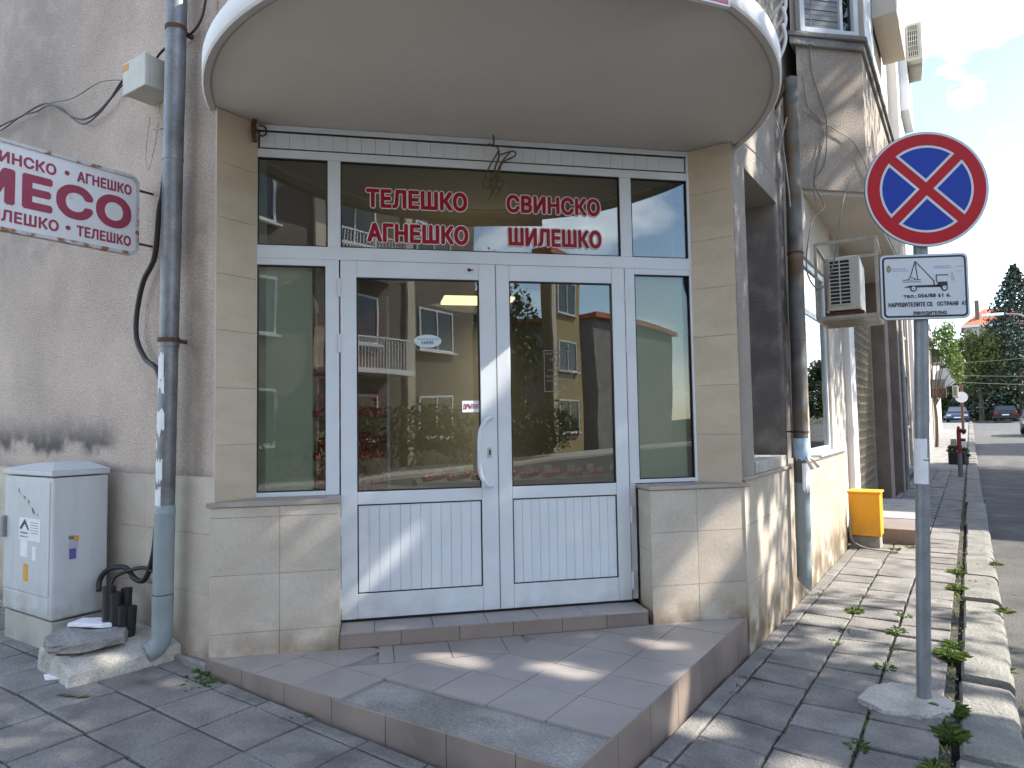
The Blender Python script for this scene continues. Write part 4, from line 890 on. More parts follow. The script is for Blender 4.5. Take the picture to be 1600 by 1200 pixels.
def ac_unit(name, label, ox, oy, oz, w, h, dep, rot, cage=False, group=None, grid=(2, 12)):
    a = thing(name, label, 'air conditioner', (ox, oy, oz), group)
    c, s = math.cos(rot), math.sin(rot)
    F = lambda u, d, z: (ox+u*c-d*s, oy+u*s+d*c, oz+z)
    MB().box((0, w), (0, dep), (0, h), F).build('casing', M_AC, a, bev=.012)
    gx0, gx1, gz0, gz1 = w*.10, w*.72, h*.10, h*.93
    gl = MB().box((gx0, gx1), (-.006, -.0005), (gz0, gz1), F).build('grille', M_ACG, a)
    nb = MB()
    for i in range(grid[1]+1): z = gz0+(gz1-gz0)*i/grid[1]; nb.box((gx0, gx1), (-.014, -.0062), (z-.004, z+.004), F)
    for i in range(grid[0]+1): x = gx0+(gx1-gx0)*i/grid[0]; nb.box((x-.005, x+.005), (-.0165, -.0142), (gz0, gz1), F)
    nb.build('grille_bars', M_AC, gl)
    if cage:
        cg = MB(); e = .07
        for u in (-e, w+e+.06):
            for d in (-e*1.2, dep): cg.box((u-.012, u+.012), (d-.012, d+.012), (-e, h+e*1.6), F)
        for z in (-e, h+e*1.6):
            for d in (-e*1.2, dep): cg.box((-e+.012, w+e+.048), (d-.0115, d+.0115), (z-.0115, z+.0115), F)
            for u in (-e, w+e+.06): cg.box((u-.0115, u+.0115), (-e*1.2+.012, dep-.012), (z-.0115, z+.0115), F)
        for i in range(5): cg.box((-e+.012, w+e+.048), (dep*(.1+.2*i)-.008, dep*(.1+.2*i)+.008), (-e-.008, -e+.008), F)
        cg.build('cage', M_CAGE, a)
        MB().box((-.02, w+.02), (0.02, dep), (-.045, -.012), F).build('bracket', M_RUST, a)
    else:
        MB().box((w*.1, w*.9), (dep*.2, dep*.8), (-.05, -.001), F).build('bracket', M_CAGE, a)
    return a
ac_unit('air_conditioner', 'cream air conditioner in a steel cage on the wall beside the tow sign', -.985, 6.42, 2.36, .26, .46, .62, R(3), cage=True, group='air conditioners on the street facades')
ac_unit('air_conditioner', 'grey air conditioner high on the pale wall at the top right', -.545, 11.5, 6.66, .20, .56, .8, R(4), group='air conditioners on the street facades', grid=(5, 6))

# yellow gas box
yb = thing('gas_box', 'bright yellow gas meter box on a beige base by the street wall', 'gas box', (-1.03, 8.7, 0))
B('base', (-1.175, -.885), (8.56, 8.80), (-.03, .13), M_CABBASE, yb, bev=.008)
B('cabinet', (-1.178, -.868), (8.52, 8.82), (.135, .60), M_YELLOW, yb, bev=.006)
B('lid', (-1.19, -.85), (8.505, 8.83), (.60, .622), M_YELLOW, yb, bev=.006)
hs_ = MB().tube(spline([(-1.16, 8.49, .35), (-1.17, 8.48, .2), (-1.13, 8.42, .08), (-1.0, 8.36, .03), (-.82, 8.34, .02), (-.70, 8.36, .015)], 8), .011, 7)
tag(hs_.build('hose', M_CABBASE), 'pale hose curling on the pavement at the foot of the yellow gas box', 'hose')
B2 = B('door_step', (-1.25, -.50), (9.0, 9.9), (-.03, .165), M_TILEV, None, bev=.008); tag(B2, 'low brown tiled doorstep beyond the yellow gas box', 'step')
tr = B('door_step_upper', (-1.25, -.62), (9.95, 12.2), (-.03, .17), M_CONCL, None, bev=.008); tag(tr, 'long pale concrete doorstep below the lattice door', 'step')

# ---------------- no stopping sign
nx_, ny_ = -.235, 4.118
ns = thing('no_stopping_sign', 'round red and blue no stopping sign above a white tow-away panel on a grey pole', 'road sign', (nx_, ny_, 0))
B0 = Vector((nx_, ny_, 0)); pa = R(27); UXs = Vector((math.cos(pa), math.sin(pa), 0)); UNs = Vector((math.sin(pa), -math.cos(pa), 0))   # face normal towards the camera
top_ = Vector((-.215, 4.125, 2.85))
MB().tube([(-.262, 4.110, -.05), (-.214, 4.132, 1.30)], .0335, 20).tube([(-.214, 4.132, 1.30), (-.160, 4.150, 2.84)], .0335, 20).build('pole', M_POLE, ns)
MB().tube([(-.224, 4.127, 1.10), (-.216, 4.131, 1.33)], .0350, 20).build('pale_sleeve', M_PAPER, ns)
MB().tube([(-.218, 4.130, 1.22), (-.2178, 4.130, 1.225)], .0353, 20).build('sleeve_mark', M_RUST, ns)
def SF(cx, cz): 
    c0 = Vector((cx, 4.150, cz))
    return lambda u, v, d: tuple(c0+UXs*u+UNs*(.050+d)+Vector((0, 0, v)))
def SFat(z, du=0, rot=0):
    t = (z-1.3)/1.54; p = Vector((-.214+.054*t, 4.132+.018*t, z))
    c, s = math.cos(rot), math.sin(rot)
    return lambda u, v, d: tuple(p+UXs*(du+u*c-v*s)+UNs*(.045+d)+Vector((0, 0, u*s+v*c)))
F = SFat(2.617, .008)
rd = MB(); Rr = .302
rd.prism(circ(0, 0, Rr, 64), -.004, .004, F, M_SBACK); rd.prism(circ(0, 0, Rr-.003, 64), .0042, .0052, F, M_SWHITE); rd.prism(circ(0, 0, Rr-.013, 64), .0054, .0064, F, M_RED)
def sector(mid, r, off):   # quarter field bounded by the two diagonal bars
    P = []; n = 20; h = off
    a = math.asin(h/r)
    a0, a1 = mid-math.pi/4+a, mid+math.pi/4-a
    P.append((h*math.sqrt(2)*math.cos(mid), h*math.sqrt(2)*math.sin(mid)))
    P += [(r*math.cos(a0+(a1-a0)*i/n), r*math.sin(a0+(a1-a0)*i/n)) for i in range(n+1)]
    return P
for q in range(4):
    mid = math.pi/2*q
    rd.prism(sector(mid, .228, .024), .0066, .0074, F, M_SWHITE); rd.prism(sector(mid, .216, .037), .0076, .0084, F, M_BLUE)
rd.build('round_plate', None, ns)
F2 = SFat(2.110, -.004, R(-.4)); tp = MB(); w2, h2 = .213, .168
def rr2(w, h, r): return rrect(-w, w, -h, h, r, 6)
tp.prism(rr2(w2, h2, .026), -.014, .004, F2, M_SBACK); tp.prism(rr2(w2-.001, h2-.001, .026), .0042, .005, F2, M_SWHITE)
tp.prism(rr2(w2-.010, h2-.010, .022), .0052, .0058, F2, M_SDARK); tp.prism(rr2(w2-.020, h2-.020, .014), .006, .0066, F2, M_SWHITE)
def P2(pts, d=.0072, mt=M_SDARK, dd=.0004): tp.prism(pts, d, d+dd, F2, mt)
def px(x, y): return ((x-790)/1310*.426+.0, (660-y)/1000*.331)      # panel drawing units (zoomed crop) to metres
def line(a, b, w): 
    a, b = Vector(px(*a)), Vector(px(*b)); d = (b-a).normalized(); nrm = Vector((-d.y, d.x))*w/2
    P2([tuple(a-nrm), tuple(b-nrm), tuple(b+nrm), tuple(a+nrm)])
line((660, 262), (575, 515), .0045); line((658, 262), (690, 548), .0045); line((662, 262), (925, 570), .0045); line((925, 560), (930, 650), .0055)
line((463, 552), (738, 552), .0035); line((463, 583), (738, 583), .0028)
P2([px(535, 552), px(555, 525), px(580, 512), px(620, 512), px(650, 530), px(660, 552)]); P2([px(553, 550), px(565, 532), px(585, 523), px(612, 523), px(632, 535), px(640, 550)], .0078, M_SWHITE)
P2([px(470, 672), px(560, 640), px(1030, 636), px(1030, 675)]); P2([px(960, 672), px(960, 640), px(980, 630), px(980, 592), px(1128, 592), px(1128, 690), px(1030, 690), px(1010, 672)])
line((965, 488), (965, 600), .005); line((960, 488), (1140, 488), .005); line((1140, 486), (1136, 500), .003)
for cx in (620, 1080):
    P2(circ(*px(cx, 688), .0165, 24), .0080, M_SDARK); P2(circ(*px(cx, 688), .0105, 20), .0088, M_SWHITE); P2(circ(*px(cx, 688), .003, 10), .0094, M_CABLEG)
for (x0, y0, x1, y1) in ((300, 368, 530, 376), (305, 402, 560, 409), (940, 345, 1185, 352), (935, 372, 1180, 379)): P2([px(x0, y1), px(x1, y1), px(x1, y0), px(x0, y0)], .0072, mat('faded_blue_print', (.16, .2, .42), .6))
P2([px(1245, 366), px(1375, 362), px(1375, 356), px(1245, 360)], .0072, M_CABLEG); P2([px(1260, 440), px(1340, 434), px(1340, 428), px(1260, 434)], .0072, M_CABLEG)
P2([px(228, 405), px(262, 432), px(293, 400), px(290, 340), px(262, 308), px(230, 345)], .0072, mat('emblem_brown', (.20, .17, .10), .6)); P2([px(243, 395), px(262, 412), px(280, 393), px(278, 355), px(245, 355)], .0078, mat('emblem_gold', (.34, .28, .14), .6))
P2([px(1185, 560), px(1240, 590), px(1215, 450), px(1190, 440)], .0072, mat('scratch', (.44, .42, .43), .7))
O2 = Vector(F2(0, 0, .0078)); uxr = Vector(F2(1, 0, .0078))-O2; uzr = Vector(F2(0, 1, .0078))-O2
def T2(body, x0, x1, y0, y1, b=.045): a = px(x0, y1); c = px(x1, y0); text(tp, body, O2, uxr, uzr, (a[0], c[0], a[1], c[1]), M_SDARK, b)
T2('тел.:', 468, 660, 785, 835); T2('056/88 61 6.', 680, 1170, 772, 832); T2('НАРУШИТЕЛИТЕ СЕ', 235, 895, 900, 972); T2('ОСТРАНЯ', 960, 1272, 900, 968); T2('АТ', 1322, 1400, 900, 966); T2('РИНУДИТЕЛНО', 605, 1100, 1045, 1112)
tp.build('tow_panel', None, ns)
MB().prism([(-.02, -.03), (.02, -.03), (.02, .03), (-.02, .03)], -.03, -.014, F2).build('clip', M_SBACK, ns)
tag(lump('sign_base', [(-.545, 3.93), (-.42, 3.84), (-.25, 3.86), (-.13, 3.99), (-.125, 4.12), (-.24, 4.25), (-.42, 4.26), (-.52, 4.12)], -.02, .028, M_CONCL, 6, .008), 'pale poured concrete pad at the foot of the road sign pole', 'concrete pad')

# ---------------- far street furniture
hy = thing('standpipe', 'red painted standpipe post at the kerb, far down the street', 'standpipe', (-.25, 19.3, 0))
MB().tube([(-.25, 19.3, 0), (-.25, 19.3, .55)], .05, 12).build('lower_post', M_SBACK, hy)
MB().tube([(-.25, 19.3, .55), (-.25, 19.3, 1.10)], .045, 12).tube([(-.25, 19.3, 1.10), (-.25, 19.3, 1.18)], [.04, .025], 12).build('red_post', mat('old_red', (.30, .03, .04), .6), hy)
MB().tube([(-.25, 19.3, 1.08), (-.10, 19.3, 1.06)], .05, 10).tube([(-.25, 19.3, .86), (-.12, 19.3, .86)], .035, 10).build('side_outlet', M_RUST, hy)
MB().box((-.42, -.30), (19.28, 19.32), (.72, .88)).build('side_plate', M_CAGE, hy)
pn = thing('planter', 'dark bushy planter on the pavement behind the red standpipe', 'planter', (-.42, 24.4, 0))
MB().prism([(-.60, 24.0), (-.2, 24.0), (-.1, 24.2), (-.1, 24.8), (-.60, 24.8)], 0, .36, lambda u, v, d: (u, v, d)).build('tub', M_GASKET, pn, bev=.02)

SUN_GAPS = []
def leaf_blob(mb, centers, n, size, flat=.0):
    """n leaf-sized quads scattered through ellipsoids (cx,cy,cz,rx,ry,rz)"""
    C_ = np.array(centers, float); wgt = C_[:, 3]*C_[:, 4]*C_[:, 5]; idx = RNG.choice(len(C_), n, p=wgt/wgt.sum())
    d = RNG.normal(size=(n, 3)); d /= np.linalg.norm(d, axis=1)[:, None]; r = RNG.uniform(.35, 1.0, n)**.6*RNG.uniform(.85, 1.12, n)
    P = C_[idx, :3]+d*C_[idx, 3:6]*r[:, None]
    if SUN_GAPS:          # leaves cut away along sun rays so light patches land on chosen points
        sdv = np.array(sun_dir); keep = np.ones(n, bool)
        for q, rr_ in SUN_GAPS:
            w_ = P-np.array(q); w_ -= (w_@sdv)[:, None]*sdv; keep &= np.linalg.norm(w_, axis=1) > rr_+size*.8
        P = P[keep]; d = d[keep]; n = len(P)
    a = RNG.normal(size=(n, 3))+d*.8; a /= np.linalg.norm(a, axis=1)[:, None]
    b = np.cross(a, RNG.normal(size=(n, 3))); b /= np.linalg.norm(b, axis=1)[:, None]; c = np.cross(a, b)
    s = size*RNG.uniform(.6, 1.35, n)[:, None]
    v = np.stack([P-b*s, P-c*s*.5, P+b*s, P+c*s*.5], 1).reshape(-1, 3)
    base = len(mb.v); mb.v += [tuple(x) for x in v]; mb.f += [(base+4*i, base+4*i+1, base+4*i+2, base+4*i+3) for i in range(n)]; mb.mi += [0]*n; mb.sm += [False]*n
pl_ = MB(); leaf_blob(pl_, [(-.42, 24.35, .42, .22, .3, .16), (-.2, 24.3, .30, .14, .2, .2)], 500, .05); pl_.build('foliage', L_DARK, pn)
def tree(name, label, x, y, z, h, blobs, n, size, lm, tr=.12, group=None, cat='tree'):
    t = thing(name, label, cat, (x, y, z), group)
    tk = MB(); cz = z+h
    tk.tube(spline([(x, y, z-.1), (x+.05, y, z+h*.3), (x-.06, y+.05, z+h*.6), (x, y, z+h*.85)], 5), [tr*(1.15-.8*i/15) for i in range(16)], 10)
    for bx_ in blobs[:7]: tk.tube(spline([(x, y, z+h*.4), ((x+bx_[0])/2, (y+bx_[1])/2, z+h*.5+(bx_[2]-z-h*.5)*.5), (bx_[0], bx_[1], bx_[2])], 4), [tr*.45*(1-.09*i) for i in range(9)], 6)
    tk.build('trunk', M_BARK, t); cr = MB(); leaf_blob(cr, blobs, n, size); cr.build('crown', lm, t); return t
def rblobs(x, y, z, rx, ry, rz, k, s): 
    out = []
    for i in range(k):
        d = RNG.normal(size=3); d /= np.linalg.norm(d); q = RNG.uniform(.3, .8); rr = s*RNG.uniform(.7, 1.3)
        out.append((x+d[0]*rx*q, y+d[1]*ry*q, z+d[2]*rz*q, rr*rx, rr*ry, rr*rz))
    return out
G_TR = 'trees closing the view at the end of the street'
def base_z(y): return g(-5, y) if y < 94 else .9+(y-94)*.0165
# conifer
def conifer(x, y, z, h, r, label, n=15000):
    t = thing('conifer', label, 'tree', (x, y, z)); MB().tube([(x, y, z), (x, y, z+h*.96)], [.25, .03], 8).build('trunk', M_BARK, t)
    cr = MB(); bl_ = []
    for i in range(150):
        f = (i/150)**.85; a = i*2.4; rad = r*(1-f)**.9+.15; zz = z+h*(.06+.93*f); q = .62*rad
        bl_.append((x+q*math.cos(a), y+q*math.sin(a), zz-.10*rad, rad*.48, rad*.48, .16+.09*rad))
    for b_ in bl_: leaf_blob(cr, [b_], int(n/150*(.35+1.3*b_[3]/(r*.48))), .17)
    cr.build('crown', L_FIR, t)
conifer(4.2, 84, .8, 15.6, 6.6, 'tall dark conifer rising above the trees at the street end')
tree('broadleaf_tree', 'yellow-green drooping tree left of the tall conifer', .9, 82, .8, 7, rblobs(.9, 82, 7.2, 2.6, 2.4, 4.2, 16, .38), 5200, .17, L_YEL, .2)
for i, (x, y, h, r, lab, lm) in enumerate([(-4.5, 95, 9, 3.6, 'dark broadleaf tree behind the blue car at the street end', L_DARK), (1.5, 97, 8, 3.6, 'dark broadleaf tree behind the middle car at the street end', L_DARK), (7, 92, 8.5, 3.8, 'broadleaf tree right of the tall conifer at the frame edge', L_MID), (-9.5, 96, 10, 4, 'broadleaf tree hidden mostly behind the street facades', L_MID), (12, 95, 9, 4, 'broad tree beyond the right frame edge at the street end', L_DARK), (4.5, 98, 10, 4.2, 'dark broadleaf tree standing behind the tall conifer', L_DARK), (-1.5, 99, 10.5, 3.6, 'dark tree behind the yellow-green drooping tree', L_DARK)]):
    tree('broadleaf_tree', lab, x, y, base_z(y), h*.7, rblobs(x, y, base_z(y)+h*.52, r, 2.5, h*.45, 16, .42), 3800, .24, lm, .22, G_TR)
for i, (x, y, h) in enumerate([(-3.2, 87, 6.2), (1.6, 88.5, 5.6), (6.6, 86, 6.4), (9.8, 87, 7.4)]):
    tree('broadleaf_tree', ['low dark tree directly behind the blue car', 'low dark tree directly behind the middle car', 'low dark tree right of the middle car', 'low dark tree at the right frame edge'][i], x, y, .8, h*.6, rblobs(x, y, .8+h*.5, 2.6, 1.8, h*.5, 14, .45), 3600, .2, L_DARK, .15, G_TR)
hg = MB(); leaf_blob(hg, [(x, 84.5+RNG.uniform(-.5, .5), 1.9+RNG.uniform(0, 1.2), 1.6, .9, 1.6) for x in np.arange(-8, 14, .9)], 9000, .18)
tag(hg.build('hedge', L_DARK), 'dense dark shrubbery behind the parked cars at the street end', 'hedge', kind='stuff')
tree('street_tree', 'bright leafy street tree reaching out from the facades halfway down the street', -1.22, 33.5, .1, 4.2, [(-.62, 33.2, 4.15, .35, .5, .6), (-.42, 33.0, 3.45, .36, .5, .55), (-.62, 33.4, 4.9, .3, .4, .45), (-.3, 33, 2.95, .22, .4, .3), (-.95, 33.6, 4.5, .4, .5, .7)], 1500, .075, L_WEED, .06)
# red roofed house
rh = thing('red_roofed_house', 'pale house with red tiled roof and chimney above the trees', 'house', (0, 100, 1))
hx0, hx1, hy0 = -.5, 7.5, 99
B('wall', (hx0+.3, hx1-.3), (hy0+.3, hy0+8), (.5, 12.1), M_PLASTER, rh)
rv = [(hx0, hy0, 12.1), (hx1, hy0, 12.1), (hx1, hy0+8.6, 12.1), (hx0, hy0+8.6, 12.1), (hx0+2.4, hy0+4.3, 14.5), (hx1-2.4, hy0+4.3, 14.5)]
MB().add(rv, [(0, 1, 5, 4), (1, 2, 5), (2, 3, 4, 5), (3, 0, 4), (3, 2, 1, 0)]).build('roof', M_ROOF, rh)
B('chimney', (1.0, 1.45), (hy0+1.5, hy0+1.95), (12.6, 15.3), mat('chimney_brick', (.16, .12, .10), .9), rh)
B('eaves_band', (hx0-.02, hx1), (hy0-.03, hy0-.01), (11.9, 12.15), M_WHITEP, rh)
# street facades beyond (left side of the street), each a house
fac = [(15.5, 24, 4.9, M_STUCCO3, 'shaded grey two-storey house just past the corner building'), (24.1, 33, 5.6, M_WHITEP, 'pale rendered house with pilasters along the left pavement'), (33.1, 43, 5.2, M_PLASTER, 'cream house behind the bright leafy street tree'), (43.1, 56, 5.9, M_WHITEP, 'white house at the far end of the left pavement')]
for i, (y0, y1, h, mt_, lab) in enumerate(fac):
    x = [-1.50, -1.36, -1.62, -1.70][i]
    hsx = thing('street_house', lab, 'house', (x-3, (y0+y1)/2, 0)); zb = g(-1, y0)
    B('wall', (x-7, x), (y0, y1), (-.2, zb+h), mt_, hsx)
    B('cornice', (x-7.1, x+.10), (y0-.01, y1+.01), (zb+h, zb+h+.18), M_CONCL, hsx)
    k = int((y1-y0)/1.9)
    for j in range(k):
        yy_ = y0+.5+j*1.9
        for zz_ in (1.1, 3.6):
            f_ = MB().frame((yy_, yy_+1.0), (zb+zz_, zb+zz_+1.5), (-.04, .0), .07, (lambda x: lambda a, d, z: (x-d, a, z))(x)).build('window_frame', M_PVC if i % 2 else M_CONCL, hsx)
            MB().box((yy_+.07, yy_+.93), (-.012, -.001), (zb+zz_+.07, zb+zz_+1.43), (lambda x: lambda a, d, z: (x-d, a, z))(x)).build('pane', M_DARKWIN, f_)
        B('pilaster', (x, x+.08), (yy_+1.25, yy_+1.6), (zb-.1, zb+h), [M_CONCL, M_WHITEP, M_PLASTER, M_WHITEP][i], hsx)
dk = MB().tube([(-1.16, 15.45, -.05), (-1.16, 15.45, 5)], .05, 10); dk.tube([(-1.1, 15.7, 0), (-1.1, 15.7, 5)], .045, 10)
tag(dk.build('drainpipes', M_ZINC), 'pair of dark grey pipes running down the wall left of the sign pole', 'pipes')
ac_unit('air_conditioner', 'small white air conditioner above the brown awning box down the street', -1.30, 33.8, 3.6, .5, .6, .8, 0, group='air conditioners on the street facades')
ac_unit('air_conditioner', 'tiny white air conditioner near the satellite dish, farthest down the left facades', -.62, 36.5, 2.25, .22, .5, .7, 0, group='air conditioners on the street facades')
ds = thing('satellite_dish', 'pale grey satellite dish on the far left facades', 'satellite dish', (-.95, 34.6, 2.9)); 
MB().prism(circ(-.80, 3.05, .40, 28), 34.55, 34.6, lambda u, v, d: (u, d+(u+.8)*.3, v)).build('dish', M_SIGNBOX, ds); MB().tube([(-1.3, 34.8, 2.9), (-.85, 34.65, 2.95)], .03, 8).build('arm', M_POLE, ds)
ab = thing('awning_box', 'dark brown box sign jutting out below the satellite dish', 'awning box', (-1.2, 34, 2.2)); B('shade', (-1.36, -.83), (33.9, 34.5), (2.55, 2.95), M_SBACK, ab); B('board', (-1.36, -.80), (33.8, 34.5), (2.18, 2.54), M_RUST, ab)
# sign on pole far
fs_ = thing('far_round_sign', 'round road sign seen from behind on a thin brown pole far down the street', 'road sign', (.0, 52, .4))
xq = .0
MB().tube([(-.38, 47, .3), (-.38, 47, 4.9)], .07, 8).build('pole', M_RUST, fs_); MB().prism(circ(-.38, 2.45, .31, 24), 46.9, 46.92, lambda u, v, d: (u, d, v)).build('plate', M_SIGNBOX, fs_)
lm_ = thing('street_lamp', 'white street lamp head on a thin arm above the far trees', 'street lamp', (2.9, 60, .4))
MB().tube(spline([(4.2, 60, .3), (4.2, 60, 7), (3.4, 60, 8.3), (2.4, 60, 8.55)], 6), .06, 8).build('pole', M_POLE, lm_); MB().box((1.0, 2.3), (59.85, 60.15), (8.48, 8.66)).build('lamp_head', M_WHITEP, lm_, bev=.04)
for k, (za, zb_, ya, yb_, lab) in enumerate([(3.85, 4.5, 38, 38, 'uppermost thin overhead wire crossing the street in front of the trees'), (3.35, 3.3, 38, 40, 'middle overhead wire crossing the street in front of the trees'), (3.05, 2.85, 38, 41, 'lowest overhead wire crossing the street in front of the trees')]):
    w_ = MB().tube([(-1.3+(9)*f, ya+(yb_-ya)*f, za+(zb_-za)*f-.35*math.sin(math.pi*f)*.6) for f in [i/10 for i in range(11)]], .014, 5)
    tag(w_.build('overhead_wire', M_CABLEG), lab, 'wire', 'wires over the street')

# ---------------- cars
def car(name, label, x, y, z, rot, colr, L_=4.2, W_=1.72, H_=1.42, group='cars parked at the end of the street'):
    c, s = math.cos(rot), math.sin(rot); a = thing(name, label, 'car', (x, y, z), group)
    F = lambda u, v, d: (x+u*c-v*s, y+u*s+v*c, z+d)      # u forward, v left
    pm = mat('car_paint_'+name+str(round(x, 1)), colr, .25, spec=.6, metal=.3)
    prof = [(-L_/2, .32), (-L_/2, .78), (-L_/2+.12, .93), (-L_/2+.35, .97), (L_/2-1.15, .92), (L_/2-.35, .78), (L_/2-.05, .62), (L_/2, .35), (L_/2-.2, .22), (-L_/2+.2, .22)]
    mb = MB(); ks = [(-1, .90), (-.97, .985), (0, 1.0), (.97, .985), (1, .90)]; vs = []
    for kv, sc_ in ks:
        for u, d in prof: vs.append(F(u*(1 if abs(kv) < .98 else .985), kv*W_/2, .6+(d-.6)*sc_))
    m = len(prof); fs2 = [(k*m+i, k*m+(i+1) % m, (k+1)*m+(i+1) % m, (k+1)*m+i) for k in range(4) for i in range(m)]+[tuple(range(m)), tuple(range(4*m, 5*m))[::-1]]
    mb.add(vs, fs2); 
    cab = [(-L_/2+.30, .95), (-L_/2+.75, H_-.04), (-L_/2+1.1, H_), (L_/2-1.95, H_), (L_/2-1.65, H_-.05), (L_/2-1.05, .92)]
    vs = []
    for kv, sc_ in ((-1, 1), (1, 1)):
        for u, d in cab: vs.append(F(u, kv*(W_/2-.05-.16*(d-.92)/.5), d))
    q = len(cab); mb.add(vs, [(i, (i+1) % q, q+(i+1) % q, q+i) for i in range(q)]+[tuple(range(q))[::-1], tuple(range(q, 2*q))]); mb.build('body', pm, a, bev=.03)
    def cabp(i, f, kk): (u0, d0), (u1, d1) = cab[i], cab[(i+1) % q]; u, d = u0+(u1-u0)*f, d0+(d1-d0)*f; return u, d
    def quad(nm, i, off):
        w_ = []
        for f, kk in ((.12, -1), (.12, 1), (.9, 1), (.9, -1)):
            u, d = cabp(i, f, 0); w_.append(F(u+off, kk*(W_/2-.14-.16*(d-.92)/.5), d+.012))
        MB().add(w_, [(0, 1, 2, 3)]).build(nm, M_DARKWIN, a)
    quad('rear_window', 0, -.012); quad('windscreen', 4, .012)
    for kv in (-1, 1):
        w_ = [F(u, kv*(W_/2-.05-.16*(d-.92)/.5+.008), d) for u, d in ((-L_/2+.55, 1.0), (-L_/2+.85, H_-.09), (L_/2-1.98, H_-.08), (L_/2-1.3, 1.0))]
        MB().add(w_, [(0, 1, 2, 3)]).build('side_window', M_DARKWIN, a)
        for u in (-L_/2+.75, L_/2-.8):
            wh = MB().tube([F(u, kv*(W_/2-.20), .31), F(u, kv*(W_/2+.012), .31)], .31, 20).build('wheel', M_BLACK, a)
            MB().tube([F(u, kv*(W_/2+.012), .31), F(u, kv*(W_/2+.02), .31)], .19, 14).build('rim', M_CHROME, wh)
        MB().box((-L_/2-.02, -L_/2+.04), (kv*W_/2*.82-.16, kv*W_/2*.82+.12), (.66, .84), F).build('tail_light', M_RED, a)
        MB().box((L_/2-.22, L_/2-.03), (kv*W_/2*.74-.18, kv*W_/2*.74+.16), (.56, .72), F).build('headlight', M_STROKE, a)
        MB().box((L_/2-1.35, L_/2-1.2), (kv*W_/2+(0 if kv > 0 else -.16), kv*W_/2+(.16 if kv > 0 else 0)), (.92, 1.03), F).build('mirror', pm, a)
    MB().box((-L_/2-.03, -L_/2-.005), (-.26, .26), (.55, .66), F).build('number_plate', M_PAPER, a)
    MB().box((L_/2-.01, L_/2+.03), (-.26, .26), (.38, .49), F).build('number_plate', M_PAPER, a)
    MB().box((-L_/2-.05, -L_/2+.1), (-W_/2+.04, W_/2-.04), (.30, .52), F).build('bumper', M_BLACK, a)
car('parked_car', 'dark blue car half hidden behind the far facades at the street end', -1.0, 76.5, .77, R(-90), (.03, .045, .10))
car('parked_car', 'dark car with a pale number plate seen from behind at the street end', 2.6, 77.5, .78, R(90), (.02, .03, .035))
car('parked_car', 'dark purple-grey car cut by the right edge of the photograph', 3.15, 47.5, .34, R(-92), (.05, .035, .045))

# ================================================================== OUT OF FRAME: across the street (reflected in the glass, casting the shade)
def block(name, label, x0, x1, y0, y1, h, mt_, face=None, floors=3, bal=True):
    b_ = thing(name, label, 'building', ((x0+x1)/2, (y0+y1)/2, 0)); B('wall', (x0, x1), (y0, y1), (-.3, h), mt_, b_)
    B('roof', (x0-.3, x1+.3), (y0-.3, y1+.3), (h, h+.25), M_ROOF, b_)
    if face == 'Y':       # facade at y1 facing +Y
        F = lambda a, d, z: (a, y1+d, z); r0, r1 = x0, x1
    elif face == 'X': F = lambda a, d, z: (x0-d, a, z); r0, r1 = y0, y1
    else: return b_
    n = max(1, int((r1-r0)/3.3)); fh = (h-.6)/floors
    for i in range(n):
        a0 = r0+(r1-r0)/n*i+.55; a1 = a0+1.9
        for k in range(floors):
            zb = .9+fh*k
            f_ = MB().frame((a0, a1), (zb, zb+1.55), (0, .05), .07, F).build('window_frame', M_PVC, b_)
            mm = MB(); mm.box((a0+.07, a1-.07), (0.001, .015), (zb+.07, zb+1.48), F); mm.build('pane', M_DARKWIN, f_)
            MB().box(((a0+a1)/2-.03, (a0+a1)/2+.03), (.016, .05), (zb+.07, zb+1.48), F).build('mullion', M_PVC, f_)
            B('sill', (a0-.1, a1+.1), (0, .18), (zb-.06, zb-.005), M_WHITEP, b_, F)
            if bal and i % 2 == 1 and k:
                B('balcony_slab', (a0-.6, a1+.6), (0, 1.1), (zb-1.0, zb-.85), M_WHITEP, b_, F)
                rl = MB(); u = a0-.55
                while u < a1+.56: rl.box((u-.012, u+.012), (1.04, 1.06), (zb-.85, zb+.05), F); u += .13
                rl.box((a0-.6, a1+.6), (1.02, 1.08), (zb+.05, zb+.09), F); rl.build('railing', M_WHITEP, b_)
        B('pilaster', (r0+(r1-r0)/n*i-.12, r0+(r1-r0)/n*i+.25), (0, .12), (0, h-.1), M_TRAV, b_, F)
    return b_
M_APT = mat('apartment_render', (.135, .112, .095), .9, var=.2, vscale=.6); M_YB = mat('yellow_render', (.38, .29, .14), .9, var=.12)
block('apartment_block', 'brown balconied apartment block across the crossing, mirrored in the shop door glass', -4, 15.5, -20, -10, 13, M_APT, 'Y', 4)
block('yellow_house', 'narrow yellow house across the crossing, mirrored in the right door pane', 22.4, 25.4, -11.1, -10.6, 9.5, M_YB, 'Y', 3, False)
block('grey_house', 'grey house beyond the yellow one, mirrored in the right door pane', 27, 38, -19, -10.5, 7, M_CONC, None)
block('corner_house', 'two-storey house across the street casting the long shade over the road', 6.3, 14, 16.3, 26.5, 9.6, M_PLASTER, 'X', 2, False)
block('corner_house', 'farther two-storey house across the street casting the second band of shade', 7.3, 14, 34.5, 42, 7.2, M_STUCCO3, 'X', 2, False)
block('corner_house', 'pale house beside the crossing on the far side of the street', 10.5, 18, 3.6, 12, 5.6, M_WHITEP, None)
hg2 = MB(); leaf_blob(hg2, [(x, -8.6, .9+RNG.uniform(0, .5), .9, .6, 1.0) for x in np.arange(2, 20, .8)], 7000, .09)
tag(hg2.build('hedge', L_DARK), 'green hedge in front of the brown apartment block, mirrored in the glass', 'hedge', kind='stuff')
